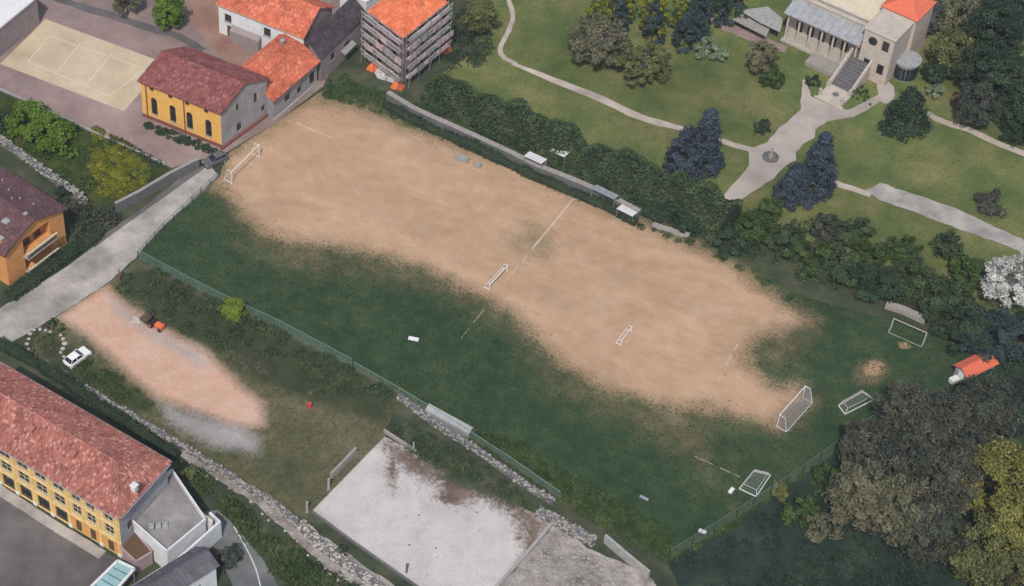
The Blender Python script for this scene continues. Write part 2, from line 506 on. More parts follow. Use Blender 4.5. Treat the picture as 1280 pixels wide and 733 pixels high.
def hedge(name, label, line, width, height, mat, core, per_m=110, leaf=.3, cat='hedge', group=None, seed=3, uneven=.35, z0=0.0):
    """hedge along world points: a dense inner mass and leaves all over its faces"""
    rng = np.random.default_rng(seed)
    pts = [Vector((p.x, p.y, 0)) for p in line]
    base = pts[0]
    t = thing(name, label, cat, (base.x, base.y, 0), 0, group)
    V = []; N = []
    mb = MB(); prev = None
    lens = [(pts[i+1] - pts[i]).length for i in range(len(pts)-1)]
    tot = sum(lens); ph = rng.random(6) * 6
    def hgt(s): return height * (1 + uneven * .5 * (math.sin(s * .55 + ph[0]) * .5 + math.sin(s * 1.35 + ph[1]) * .35 + math.sin(s * .21 + ph[2]) * .4))
    def wid(s): return width * (1 + uneven * .4 * (math.sin(s * .4 + ph[3]) * .5 + math.sin(s * 1.1 + ph[4]) * .4))
    s0 = 0.0
    for i, L in enumerate(lens):
        d = (pts[i+1] - pts[i]) / L; nr = Vector((-d.y, d.x, 0))
        k = int(per_m * L)
        ss = rng.random(k) * L; q = rng.random(k); r1 = rng.random(k); jit = rng.normal(size=k) * .12
        for a in range(k):
            s = s0 + ss[a]; H = hgt(s); W = wid(s) / 2
            arch = lambda u: H * (1 - .35 * abs(u) ** 2.5)
            if q[a] < .45:
                u = r1[a] * 2 - 1; off = u * W; z = arch(u) + jit[a]; nn = (0, 0, 1)
            else:
                sg = -1 if q[a] < .78 else 1
                z = r1[a] * arch(1); off = sg * (W * (1 - .12 * r1[a]) + jit[a]); nn = (nr.x * sg, nr.y * sg, .3)
            p = pts[i] - base + d * ss[a] + nr * off
            V.append((p.x, p.y, z + z0)); N.append(nn)
        m = max(2, int(L / 1.5))
        for j in range(m + (1 if i == len(lens) - 1 else 0)):
            p = pts[i] - base + d * (L * j / m); s = s0 + L * j / m; H = hgt(s) * .82; W = wid(s) * .5 * .82
            ring = [p + nr * -W + Vector((0,0,z0-.05)), p + nr * -W * .95 + Vector((0,0,z0+H*.65)), p + nr * -W * .4 + Vector((0,0,z0+H)),
                    p + nr * W * .4 + Vector((0,0,z0+H)), p + nr * W * .95 + Vector((0,0,z0+H*.65)), p + nr * W + Vector((0,0,z0-.05))]
            if prev is not None:
                b = len(mb.v); mb.v += [tuple(x) for x in prev + ring]
                for c in range(5): mb.f.append([b+c, b+c+1, b+6+c+1, b+6+c]); mb.uv.append(None)
            else:
                mb.add(ring, [(0,1,2,3,4,5)])
            prev = ring
        s0 += L
    mb.add(prev, [(5,4,3,2,1,0)])
    mb.build('inner_branches', core, t)
    V = np.array(V); N = np.array(N)
    v, f = _leaves(V, N, leaf, rng, 1.5, .7)
    cl = np.sin(V[:, 0] * 1.7 + V[:, 1] * .9) * .25 + np.sin(V[:, 0] * .6 - V[:, 1] * 1.1 + V[:, 2] * 2) * .25 + .5
    tint = np.clip(cl * .6 + rng.random(len(V)) * .4, 0, 1)
    me = np_mesh('foliage', v, f, mat, tint)
    link(bpy.data.objects.new('foliage', me), t)
    return t

def tufts(name, label, poly_world, n, mat, h=.16, seed=5, reject=None, cat='grass', blades=4, dens=None):
    """short grass nobody could count: one object"""
    rng = np.random.default_rng(seed)
    xs = np.array([p[0] for p in poly_world]); ys = np.array([p[1] for p in poly_world])
    X = rng.uniform(xs.min(), xs.max(), n * 3); Y = rng.uniform(ys.min(), ys.max(), n * 3)
    ok = sdist(X, Y, poly_world) < -.1
    if reject is not None: ok &= ~reject(X, Y)
    X = X[ok][:n]; Y = Y[ok][:n]; m = len(X)
    X = np.repeat(X, blades) + rng.normal(size=m * blades) * .07; Y = np.repeat(Y, blades) + rng.normal(size=m * blades) * .07
    k = len(X); a = rng.random(k) * 6.28; H = h * (.5 + rng.random(k)); w = .05 + .05 * rng.random(k)
    lx = rng.normal(size=k) * H * .5; ly = rng.normal(size=k) * H * .5
    z0 = .0
    v = np.stack([np.stack([X - np.cos(a) * w, Y - np.sin(a) * w, np.full(k, z0)], 1),
                  np.stack([X + np.cos(a) * w, Y + np.sin(a) * w, np.full(k, z0)], 1),
                  np.stack([X + lx, Y + ly, H + z0], 1)], 1).reshape(-1, 3)
    tint = np.clip(np.repeat(rng.random(m), blades) * .7 + rng.random(k) * .3, 0, 1)
    me = np_mesh(name, v, np.arange(k * 3).reshape(k, 3), mat, tint)
    o = link(bpy.data.objects.new(name, me)); return tag(o, label, cat, None, 'stuff')

def thicket(name, label, poly_px, mat, r=1.2, h=.9, leaf=.24, cover=2.2, cat='scrub', seed=1, per=34, kind='stuff', zpix=0.0, edge=0.3):
    """scrub nobody could count: domes of leaves of many sizes over an outline"""
    rng = np.random.default_rng(seed); poly = [(q.x, q.y) for q in pix(poly_px, zpix)]
    xs = [p[0] for p in poly]; ys = [p[1] for p in poly]
    area = abs(sum(poly[i][0]*poly[(i+1)%len(poly)][1]-poly[(i+1)%len(poly)][0]*poly[i][1] for i in range(len(poly))))/2
    n = int(cover * area / (math.pi * r * r)) + 3
    X = rng.uniform(min(xs), max(xs), n*6); Y = rng.uniform(min(ys), max(ys), n*6)
    ok = sdist(X, Y, poly) < -edge * r * rng.random(len(X)); X = X[ok][:n]; Y = Y[ok][:n]; n = len(X)
    rr = r * (.45 + .9 * rng.random(n)**1.5); hh = h * (.4 + 1.1 * rng.random(n)) * (.6 + .5 * rr / r); tt = rng.random(n)
    k = np.maximum(14, (per * 2.2 * (rr / r)**2).astype(int)); idx = np.repeat(np.arange(n), k); m = len(idx)
    d = rng.normal(size=(m, 3)); d[:, 2] = np.abs(d[:, 2]); d /= np.linalg.norm(d, axis=1, keepdims=True)
    s = .65 + .4 * rng.random((m, 1))
    pos = np.stack([X[idx], Y[idx], np.zeros(m)], 1) + d * s * np.stack([rr[idx], rr[idx], hh[idx]], 1)
    pos[:, 2] += .03
    v, f = _leaves(pos, d + np.array([0, 0, .4]), leaf, rng, 1.6, .8)
    v[:, 2] = np.maximum(v[:, 2], .02)
    o = link(bpy.data.objects.new(name, np_mesh(name, v, f, mat, np.clip(tt[idx]*.6 + rng.random(m)*.4, 0, 1))))
    return tag(o, label, cat, None, kind)
# ---------------------------------------------------------------- material set
M = {}
M['scrub'] = m_ground('scrub_ground', [(.036,.050,.032), (.060,.072,.042), (.10,.095,.06)], .3, 5)
M['shade_tinted_scrub'] = m_ground('shade_tinted_undergrowth', [(.015,.028,.023), (.024,.042,.030), (.038,.058,.036)], .2, 4)  # dark blue-green tones put the clearing's tree shade into the ground colour
M['lawn'] = m_ground('park_lawn', [(.076,.112,.040), (.132,.154,.054), (.215,.195,.088)], .13, 5)
M['path'] = m_ground('gravel_path', [(.34,.29,.25), (.42,.36,.31), (.48,.42,.36)], .4, 9, bstr=.2)
M['piazza'] = m_ground('pale_gravel', [(.33,.29,.26), (.39,.345,.31), (.43,.385,.345)], .25, 9, bstr=.2)
M['road'] = m_ground('old_asphalt', [(.23,.215,.205), (.36,.33,.305), (.48,.435,.39)], .22, 8, bstr=.2, grain=.6)
M['asphalt'] = m_ground('dark_asphalt', [(.095,.088,.090), (.13,.118,.118), (.17,.152,.148)], .22, 8, bstr=.2)
M['drive'] = m_ground('driveway_asphalt', [(.10,.105,.105), (.14,.142,.142), (.19,.19,.188)], .25, 8, bstr=.2)
M['paving'] = m_ground('porphyry_paving', [(.20,.145,.135), (.27,.20,.185), (.33,.26,.235)], .14, 7, bstr=.25)
M['terracotta_paving'] = m_ground('reddish_paving', [(.24,.135,.105), (.30,.18,.14), (.31,.22,.18)], .2, 7, bstr=.25)
M['court'] = m_ground('court_surface', [(.47,.38,.265), (.54,.44,.31), (.60,.50,.37)], .18, 6, bstr=.12)
M['concrete'] = m_ground('bare_concrete', [(.36,.325,.305), (.46,.425,.40), (.52,.485,.46)], .16, 5, bstr=.2)
M['rubble_ground'] = m_ground('rubble_ground', [(.17,.145,.13), (.31,.275,.255), (.43,.395,.37)], .35, 3, bstr=.5, grain=.7)
M['chalk'] = m_plain('chalk_line', (.60,.48,.38), (.48,.36,.27), 3, .9, coord='pos', bstr=0)
M['court_line'] = m_plain('court_line_paint', (.66,.57,.44), (.58,.49,.37), 2, .9, coord='pos', bstr=0)
M['white_line'] = m_plain('road_line_paint', (.62,.62,.60), (.42,.42,.41), 3, .8, coord='pos', bstr=0)
M['garden'] = m_ground('garden_soil_grass', [(.030,.046,.014), (.050,.070,.018), (.085,.085,.022)], .35, 5)
G = [(.021,.050,.025), (.037,.070,.034), (.072,.098,.042)]
M['pitch'] = m_mask('pitch_turf', G, [
    ('straw', [(.075,.080,.040), (.125,.112,.062), (.22,.175,.11)], 1.4),
    ('bare', [(.40,.262,.165), (.455,.305,.198), (.50,.345,.235)], 1.15),
    ('olive', [(.16,.135,.075), (.24,.19,.115), (.34,.25,.16)], 1.8)], edge=2.6, streak=.46)
M['yard'] = m_mask('yard_ground', [(.064,.074,.036), (.105,.104,.056), (.175,.15,.098)], [
    ('green', [(.028,.040,.022), (.045,.058,.030), (.07,.078,.040)], .9),
    ('pink', [(.47,.295,.215), (.55,.345,.25), (.56,.41,.33)], .55),
    ('grey', [(.26,.245,.245), (.33,.31,.30), (.40,.365,.345)], .7)], edge=1.8)

M['bark'] = m_plain('bark', (.060,.048,.038), (.035,.028,.022), 6, .95, bstr=.5)
M['grey_bark'] = m_plain('grey_bark', (.14,.125,.12), (.09,.08,.075), 6, .95, bstr=.5)
M['tuft'] = m_leaf('grass_blade', (0.0231,0.0515,0.0231), (0.0374,0.0694,0.0308), (0.0616,0.0918,0.0396), .25)
M['lawn_tuft'] = m_leaf('lawn_blade', (.090,.116,.040), (.132,.150,.052), (.18,.182,.072), .25)
M['dry_tuft'] = m_leaf('dry_blade', (.060,.060,.030), (.105,.095,.05), (.17,.145,.08), .25)
M['leaf_bright'] = m_leaf('bright_leaf', (0.075,0.14,0.02), (0.13,0.225,0.03), (0.21,0.32,0.06))
M['leaf_mid'] = m_leaf('mid_leaf', (0.0408,0.0744,0.023), (0.0696,0.118,0.0345), (0.12,0.174,0.0552))
M['leaf_dark'] = m_leaf('dark_leaf', (0.026,0.0494,0.0325), (0.0442,0.078,0.0475), (0.078,0.12,0.0675))
M['leaf_hedge'] = m_leaf('hedge_leaf', (.036,.062,.032), (.070,.108,.050), (.125,.165,.078))
M['leaf_hedge_core'] = m_plain('hedge_inside', (.024,.036,.020), (.036,.048,.026), 2, .95)
M['leaf_olive'] = m_leaf('olive_leaf', (0.105,0.118,0.0437), (0.165,0.179,0.0667), (0.242,0.246,0.103))
M['leaf_yellow'] = m_leaf('yellow_leaf', (0.143,0.151,0.0375), (0.231,0.23,0.06), (0.33,0.314,0.1))
M['leaf_yolk'] = m_leaf('flowering_leaf', (.12,.145,.02), (.21,.22,.028), (.32,.31,.04))
M['leaf_cedar'] = m_leaf('blue_cedar_needle', (0.0273,0.0396,0.0537), (0.0525,0.0726,0.0976), (0.0966,0.125,0.163), .2)
M['leaf_teal'] = m_leaf('teal_needle', (0.025,0.045,0.0475), (0.0425,0.07,0.07), (0.0688,0.103,0.0975), .2)
M['leaf_silver'] = m_leaf('variegated_leaf', (.12,.17,.10), (.24,.31,.20), (.42,.48,.36))
M['leaf_bank'] = m_leaf('bank_leaf', (.040,.072,.024), (.068,.108,.034), (.11,.155,.05))
M['blossom'] = m_leaf('white_blossom', (.42,.42,.39), (.62,.62,.59), (.78,.78,.76))
M['twig'] = m_leaf('bare_twig', (0.044,0.047,0.036), (0.076,0.078,0.058), (0.122,0.118,0.086), .1)
M['twig_brown'] = m_leaf('brown_twig', (0.0825,0.0845,0.0525), (0.135,0.133,0.0825), (0.2,0.192,0.122), .15)
M['twig_dark'] = m_leaf('dark_twig', (0.034,0.041,0.032), (0.056,0.064,0.048), (0.092,0.1,0.074), .1)
M['twig_purple'] = m_leaf('purple_twig', (0.044,0.0497,0.0493), (0.072,0.0778,0.0739), (0.11,0.114,0.105), .1)
M['leaf_rust'] = m_leaf('rust_leaf', (.14,.085,.045), (.21,.13,.07), (.29,.19,.11))

M['white'] = m_plain('white_paint', (.74,.74,.73), (.60,.60,.59), 4, .5, grime=.2)
M['steel_white'] = m_plain('goal_tube', (.58,.58,.56), (.42,.42,.40), 6, .45, grime=.15)
M['net'] = m_plain('net_cord', (.34,.36,.35), (.26,.27,.27), 8, .9, bstr=0)
M['green_wire'] = m_plain('green_wire', (.20,.28,.24), (.13,.20,.16), 3, .7, bstr=0)
M['green_post'] = m_plain('green_post', (.14,.20,.16), (.09,.13,.10), 4, .6)
M['dark_metal'] = m_plain('dark_metal', (.045,.045,.050), (.03,.03,.032), 5, .5, .6)
M['galv'] = m_plain('galvanised_steel', (.40,.41,.43), (.28,.29,.31), 5, .45, .5)
M['black'] = m_plain('black_rubber', (.018,.018,.02), (.03,.03,.03), 8, .85)
M['stone'] = m_plain('grey_stone', (.34,.31,.285), (.22,.205,.19), 2.5, .9, coord='pos', bstr=.5)
M['pale_stone'] = m_plain('pale_stone', (.46,.41,.365), (.32,.285,.25), 2.5, .9, coord='pos', bstr=.5)
M['dark_stone'] = m_plain('dark_stone', (.15,.145,.15), (.09,.09,.092), 2, .92, coord='pos', bstr=.5)
M['conc'] = m_plain('concrete_block', (.36,.35,.34), (.25,.245,.24), 1.5, .9, coord='pos', bstr=.3)
M['glass'] = m_glass('window_glass')
M['timber'] = m_plain('brown_timber', (.13,.075,.045), (.08,.048,.03), 4, .75)
M['plank'] = m_plain('scaffold_plank', (.48,.40,.415), (.36,.29,.305), 3, .85)

# ---------------------------------------------------------------- the setting: ground, lawns, roads
gb = MB(); gb.add([(-700,-600,0),(700,-600,0),(700,900,0),(-700,900,0)], [(0,1,2,3)])
tag(gb.build('ground', M['scrub']), kind='structure')

# pitch
PITCH_PX = [(287,190),(345,153),(404,112),(432,98),(487,118),(590,168),(662,203),(800,268),(905,315),(1010,372),(1130,405),(1222,445),
            (1190,478),(1130,498),(1003,590),(832,700),(760,655),(600,548),(500,486),(400,432),(290,380),(172,322),(205,284),(272,222)]
BARE = [(272,226),(284,198),(318,172),(350,150),(392,122),(410,130),(440,134),(500,158),(560,178),(640,205),(690,232),(740,256),(800,280),(870,312),(920,337),(975,380),
        (1003,400),(968,412),(940,424),(926,446),(938,463),(970,488),(1000,487),(1006,500),(970,530),(925,517),(880,508),(820,502),(745,478),(700,452),(672,420),(640,388),
        (590,362),(540,335),(480,318),(420,306),(365,300),(320,282),(296,254)]
STRAW = [(285,255),(330,292),(420,306),(540,335),(640,388),(700,452),(745,478),(820,502),(880,508),(900,560),(905,610),(830,560),(770,520),(700,500),(640,430),(560,375),(460,345),(370,345),(300,310)]
STRAW2 = [(920,337),(1003,400),(935,430),(930,450),(975,470),(1010,440),(1040,395),(990,365)]
STRAW3 = [(1062,470),(1075,450),(1105,448),(1112,465),(1095,482),(1068,482)]
EDGE1 = [(395,120),(440,112),(500,140),(560,165),(600,185),(560,190),(490,160),(440,140)]
OLIVE = [(620,305),(640,280),(670,272),(705,290),(715,310),(690,328),(650,330)]
pitch = painted('pitch', PITCH_PX, M['pitch'], {
    'straw': [(BARE, 7.0, 1.25), (STRAW, 5.0, .78), (STRAW2, 3.5, .75), (STRAW3, 1.0, .95), ([(895,600),(925,590),(930,640),(905,655)], 2, .5)],
    'bare': [(BARE, 4.2, 1.0), ([(965,378),(1000,392),(1032,398),(1025,412),(985,420),(950,430),(935,420),(960,405)], 3.2, .56), ([(1076,458),(1090,448),(1108,452),(1100,470),(1080,472)], .7, .62), ([(1122,428),(1138,426),(1140,436),(1124,437)], .4, .7)],
    'olive': [(OLIVE, 3.2, .62), ([(560,180),(600,190),(640,212),(690,240),(660,250),(590,215)], 2.5, .34), ([(420,140),(470,150),(500,170),(450,175)], 2.5, .3)]}, cell=.8)
bare_w = [(q.x, q.y) for q in pix(BARE)]; straw_w = [(q.x, q.y) for q in pix(STRAW)]

def line_mark(name, a, b, w, mat, parent, z, dash=None, seed=1):
    """a chalk line worn through in places, laid as short pieces of one sheet"""
    rg = random.Random(seed)
    d = (b - a); L = d.length; d.normalize(); n = Vector((-d.y, d.x, 0)); mb = MB(); s = 0.0
    while s < L:
        k = rg.uniform(.6, 1.6); e = min(L, s + k)
        if dash is None or rg.random() < dash:
            w0 = w * rg.uniform(.7, 1.1) / 2; w1 = w * rg.uniform(.7, 1.1) / 2
            p, q = a + d * s, a + d * e
            mb.add([p - n*w0, q - n*w1, q + n*w1, p + n*w0], [(0,1,2,3)])
        s = e
    for i, v in enumerate(mb.v): mb.v[i] = (v[0], v[1], z)
    return mb.build(name, mat, parent)
zl = next_z()
for i, (a, b, w, ds) in enumerate([((717,248),(665,311),.24,None),((662,315),(630,354),.13,.75),((612,378),(572,428),.07,.55),
                      ((371,153),(392,163),.26,None),((392,163),(417,173),.16,.9),((922,430),(907,457),.13,.8),((905,462),(888,497),.09,.6),
                      ((868,570),(925,596),.10,.55)]):
    line_mark('chalk_line', P(*a), P(*b), w, M['chalk'], pitch, zl, ds, i)

# park
LAWN_PX = [(575,-90),(590,40),(598,62),(545,96),(600,128),(800,215),(930,272),(1020,305),(1120,352),(1190,392),(1420,470),(1500,-90)]
sheet('lawn', LAWN_PX, M['lawn'], amp=.25)
sheet('path', ribbon_pts(smooth_line(pix([(630,-30),(636,0),(641,20),(634,42),(626,58),(628,70),(645,80)])), [.8]*25), M['path'], amp=.08)
sheet('path', ribbon_pts(smooth_line(pix([(640,79),(690,99),(750,123),(800,146),(850,160),(905,177),(945,189)])), [.7,.8,1.0,1.2,1.35,1.4,1.45,1.5,1.5,1.5,1.5,1.5,1.5,1.5,1.5,1.3,1.2,1.2,1.1,1.1,1.1,1.1,1.1,1.2,1.4]), M['path'], amp=.08)
sheet('piazza', [(1001,126),(1001,137),(973,161),(958,178),(942,184),(936,190),(937,206),(920,226),(899,249),(905,266),(916,256),(951,233),(968,222),(981,207),
                 (995,200),(995,190),(1003,180),(1018,172),(1019,162),(1035,151),(1067,146),(1085,137),(1100,126),(1108,130),(1119,124),(1118,108),(1104,97),(1096,102),(1098,118),(1080,128),(1060,138),(1040,132),(1014,120),(1006,98),(1003,100)],
      M['piazza'], amp=.1, step=1.0)
sheet('path', ribbon_pts(smooth_line(pix([(1152,138),(1168,147),(1190,156),(1212,162),(1245,178),(1283,193),(1330,214)])), 1.3), M['path'], amp=.1)
sheet('path', ribbon_pts(pix([(1030,222),(1053,232),(1088,243)]), 1.2), M['path'], amp=.08)
sheet('path', [(1083,238),(1100,228),(1150,245),(1200,262),(1275,298),(1340,330),(1330,342),(1262,308),(1200,287),(1150,268),(1100,250)], M['road'], amp=.15)
sheet('path', [(872,16),(900,24),(930,36),(985,58),(982,66),(950,56),(905,38)], M['paving'], amp=.1)
# wood floor below the pitch corner, tree shade painted into its colour
sheet('undergrowth', [(836,702),(1005,594),(1134,502),(1200,482),(1235,450),(1420,420),(1420,800),(880,800)], M['shade_tinted_scrub'], amp=.3)

# left side
sheet('paving', [(-60,10),(60,-60),(480,-60),(425,60),(404,108),(345,153),(284,190),(215,210),(110,160),(0,112),(-60,85)], M['paving'])
sheet('paving', [(235,-40),(300,-40),(300,60),(330,95),(300,92),(268,62),(232,20)], M['terracotta_paving'], amp=.3, z=next_z())
sheet('path', ribbon_pts(smooth_line(pix([(45,-12),(90,4),(140,20),(190,36),(225,46),(252,64)])), 1.7), M['asphalt'], amp=.2)
court = sheet('court', [(57,24),(207,79),(155,139),(0,80)], M['court'])
zc_ = next_z()
for i, (a, b) in enumerate([((62,45),(181,86)),((35,77),(137,120)),((62,45),(35,77)),((101,54),(71,90)),((140,67),(108,106)),((181,86),(137,120))]):
    line_mark('court_line', P(*a), P(*b), .16, M['court_line'], court, zc_, None, i + 20)
sheet('garden', [(-40,98),(0,116),(110,164),(207,208),(218,216),(150,254),(110,258),(0,178),(-40,160)], M['garden'], amp=.1)
sheet('road', [(-60,425),(0,386),(80,336),(140,290),(190,252),(240,217),(262,208),(274,220),(242,250),(203,284),(168,324),(132,356),(60,402),(0,437),(-60,470)], M['road'], amp=.12)
sheet('pavement', [(168,268),(238,212),(262,206),(240,222),(192,256),(142,292),(118,310),(112,304)], M['asphalt'], amp=.05)

YARD = [(42,424),(75,393),(132,357),(172,326),(290,383),(400,435),(500,489),(482,545),(385,648),(330,628),(200,548),(95,482),(45,445)]
PINK = [(72,396),(132,357),(150,376),(196,408),(255,438),(282,465),(326,505),(330,532),(290,532),(240,512),(192,495),(155,462),(108,418)]
yard = painted('yard', YARD, M['yard'], {
    'green': [([(150,350),(172,330),(290,385),(400,437),(500,490),(480,530),(440,520),(330,480),(240,425),(190,395)], 2.0, .95),
              ([(60,410),(100,440),(160,480),(200,505),(170,520),(90,478),(45,440)], 1.0, .7), ([(340,560),(400,560),(380,640),(330,610)], 3, .5)],
    'pink': [(PINK, 2.4, 1.0)],
    'grey': [([(130,362),(146,372),(200,410),(255,440),(270,470),(240,458),(180,425),(140,395)], 1.5, .62), ([(192,500),(232,512),(300,530),(330,548),(324,570),(262,560),(212,532)], 2.4, .80)]}, cell=.8)

PIAZZA2 = [(-80,560),(0,606),(132,692),(150,700),(100,745),(60,800),(-80,800)]
sheet('square', PIAZZA2, M['asphalt'])
sheet('pavement', ribbon_pts(pix([(-70,573),(0,613),(60,652),(128,694)]), 1.5), M['road'], amp=.05)
sheet('driveway', [(258,640),(272,637),(296,660),(329,700),(350,735),(365,800),(300,800),(292,735),(272,690),(256,665)], M['drive'], amp=.1)
zz = next_z()
dl = ribbon_pts(smooth_line(pix([(292,658),(306,682),(320,712),(328,745)])), .16)
sheet('road_marking', dl, M['white_line'], z=zz)
PAD = [(389,640),(481,546),(692,655),(618,737),(560,790),(540,745)]
pad = painted('concrete_slab', PAD, m_mask('slab_concrete', [(.38,.35,.335), (.49,.455,.435), (.55,.515,.49)], [
    ('soil', [(.10,.072,.055), (.155,.112,.088), (.23,.18,.15)], 1.9), ('moss', [(.04,.05,.03), (.06,.07,.04), (.09,.09,.06)], 1.7)], bstr=.25, edge=1.6), {
    'soil': [([(482,550),(520,566),(560,590),(640,620),(665,650),(650,670),(640,640),(600,622),(575,632),(548,622),(550,605),(510,590),(490,570)], 2.6, 1.1), ([(640,625),(690,652),(672,690),(650,712),(655,670)], 1.8, .95), ([(484,550),(500,580),(492,620),(482,590)], 1.4, .9), ([(550,618),(575,622),(572,634),(552,630)], .5, .9)],
    'moss': [([(500,545),(560,575),(620,602),(660,625),(640,632),(560,600)], 1.8, 1.25)]}, cell=.6)
sheet('rubble_yard', [(692,658),(745,690),(806,716),(830,742),(700,800),(575,800),(620,737)], M['rubble_ground'], amp=.2)
sheet('track', ribbon_pts(pix([(52,455),(95,480),(200,546),(330,626),(400,684),(500,760)]), [1.8,1.6,1.7,2.2,3.0,4.0]), M['rubble_ground'], amp=.25)

# grass
pw = [(q.x, q.y) for q in pix(PITCH_PX)]
tufts('pitch_grass', 'short dark green grass growing round the bare earth of the pitch', pw, 26000, M['tuft'], .11, 5, lambda X, Y: (sdist(X, Y, bare_w) < RNG.normal(size=X.shape) * 1.9 + 2.4) | ((sdist(X, Y, straw_w) < 0) & (RNG.random(X.shape) < .55)))
tufts('dry_grass', 'thin straw-coloured grass between the turf and the bare earth', straw_w, 5000, M['dry_tuft'], .11, 6, lambda X, Y: sdist(X, Y, bare_w) < .3)
lawn_w = [(q.x, q.y) for q in pix([(600,0),(600,64),(560,96),(800,212),(930,268),(1020,300),(1180,388),(1280,420),(1280,0)])]
tufts('lawn_grass', 'olive green mown grass of the park', lawn_w, 22000, M['lawn_tuft'], .09, 8, lambda X, Y: np.any([sdist(X, Y, h) < .05 for h in HARD], axis=0))
yard_w = [(q.x, q.y) for q in pix(YARD)]; pink_w = [(q.x, q.y) for q in pix(PINK)]
grey_w = [(q.x, q.y) for q in pix([(196,500),(232,512),(300,530),(325,545),(320,566),(262,556),(215,530)])]
tufts('yard_grass', 'rough dry grass and weeds round the gravel yard', yard_w, 7000, M['dry_tuft'], .2, 9, lambda X, Y: (sdist(X, Y, pink_w) < .6) | (sdist(X, Y, grey_w) < .2))
# ---------------------------------------------------------------- building kit
M['t_red'] = m_tiles('red_brown_tiles', (.235,.080,.075), (.165,.055,.055), (.33,.15,.14))
M['t_orange'] = m_tiles('orange_tiles', (.55,.150,.085), (.42,.105,.06), (.66,.25,.16))
M['t_new'] = m_tiles('new_orange_tiles', (.72,.19,.085), (.62,.155,.065), (.78,.28,.17))
M['t_old'] = m_tiles('old_clay_tiles', (.36,.135,.105), (.22,.085,.075), (.52,.28,.23))
M['t_purple'] = m_tiles('plum_tiles', (.125,.066,.072), (.095,.052,.058), (.17,.10,.105))
M['t_slate'] = m_tiles('dark_slates', (.062,.048,.058), (.045,.036,.044), (.085,.07,.08), .4, .5)
M['t_grey'] = m_tiles('grey_roof_sheets', (.105,.098,.115), (.085,.08,.095), (.13,.122,.138), .6, 1.2)
M['ochre'] = m_plain('ochre_render', (.74,.43,.115), (.64,.35,.09), 1.2, .85, grime=.25)
M['yellow_r'] = m_plain('yellow_render', (.72,.51,.215), (.58,.40,.16), 1.2, .85, grime=.25)
M['orange_r'] = m_plain('orange_render', (.68,.32,.11), (.56,.25,.085), 1.2, .85, grime=.3)
M['grey_r'] = m_plain('grey_render', (.34,.335,.34), (.235,.23,.24), .7, .9, grime=.35, bstr=.3)
M['white_r'] = m_plain('white_render', (.70,.71,.72), (.56,.57,.58), 1.0, .85, grime=.2)
M['cream_r'] = m_plain('cream_stone', (.52,.45,.385), (.40,.345,.295), 1.2, .85, grime=.2)
M['pinkgrey_r'] = m_plain('pinkish_grey_wall', (.30,.25,.25), (.23,.19,.19), 1.0, .9)
M['mauve_r'] = m_plain('raw_brick_render', (.42,.32,.33), (.30,.22,.23), 1.4, .9, grime=.3)
M['red_plinth'] = m_plain('red_brown_plinth', (.24,.085,.065), (.15,.06,.05), 2, .9)
M['pale_metal'] = m_plain('weathered_metal_roof', (.38,.39,.40), (.28,.29,.30), 1.2, .6, .2, grime=.3)
M['cream_paint'] = m_plain('cream_paint', (.68,.60,.44), (.55,.48,.35), 3, .6)
M['teal_glass'] = m_plain('teal_glazing', (.30,.47,.48), (.22,.37,.39), 1.0, .25, spec=.5)
M['orange_tarp'] = m_plain('orange_tarpaulin', (.74,.17,.055), (.60,.13,.045), 3, .6)
M['coral_roof'] = m_plain('coral_roof', (.66,.155,.085), (.55,.13,.07), 1.5, .7)

def roof_face(mb, eL, eR, tR, tL, tw=.36, th=.42, thick=.14, amp=.045):
    """a tiled slope: eave eL->eR, top tL->tR; corrugated courses that step, plus its underside"""
    eL, eR, tR, tL = map(Vector, (eL, eR, tR, tL))
    x = (eR - eL).normalized(); nrm = x.cross((tL + tR) / 2 - eL).normalized(); y = nrm.cross(x)
    if nrm.z < 0: nrm = -nrm
    Hs = ((tL + tR) / 2 - (eL + eR) / 2).dot(y); rows = max(2, int(Hs / th)); wmax = (eR - eL).length
    cols = max(4, int(wmax / tw) * 2)
    vs = []; uvs = []; rr = []
    for j in range(rows):
        for e in (0, 1): rr.append(((j + e * .985) / rows, .05 if e == 0 else 0.0))
    rg = random.Random(int(wmax * 100))
    for (t, lift) in rr:
        L = eL.lerp(tL, t); Rr = eR.lerp(tR, t)
        for i in range(cols + 1):
            s = i / cols; p = L.lerp(Rr, s); a = (p - eL).dot(x)
            ph = (a / tw) % 1.0
            hgt = amp * (1 - abs(2 * ph - 1)) * 1.4 + lift + rg.uniform(-.008, .008)
            vs.append(p + nrm * hgt); uvs.append((a, t * Hs))
    fs = []; fu = []
    n = cols + 1
    for j in range(len(rr) - 1):
        for i in range(cols):
            a, b, c, d = j*n+i, j*n+i+1, (j+1)*n+i+1, (j+1)*n+i
            fs.append((a, b, c, d)); fu.append((uvs[a], uvs[b], uvs[c], uvs[d]))
    mb.add(vs, fs, fu)
    k = [eL, eR, tR, tL]; lo = [p - nrm * thick for p in k]; hi = [p + nrm * .0 for p in k]
    z4 = [((0, 0),) * 4]
    mb.add(lo + hi, [(3,2,1,0),(0,1,5,4),(1,2,6,5),(3,0,4,7)], z4 * 4)
    return nrm

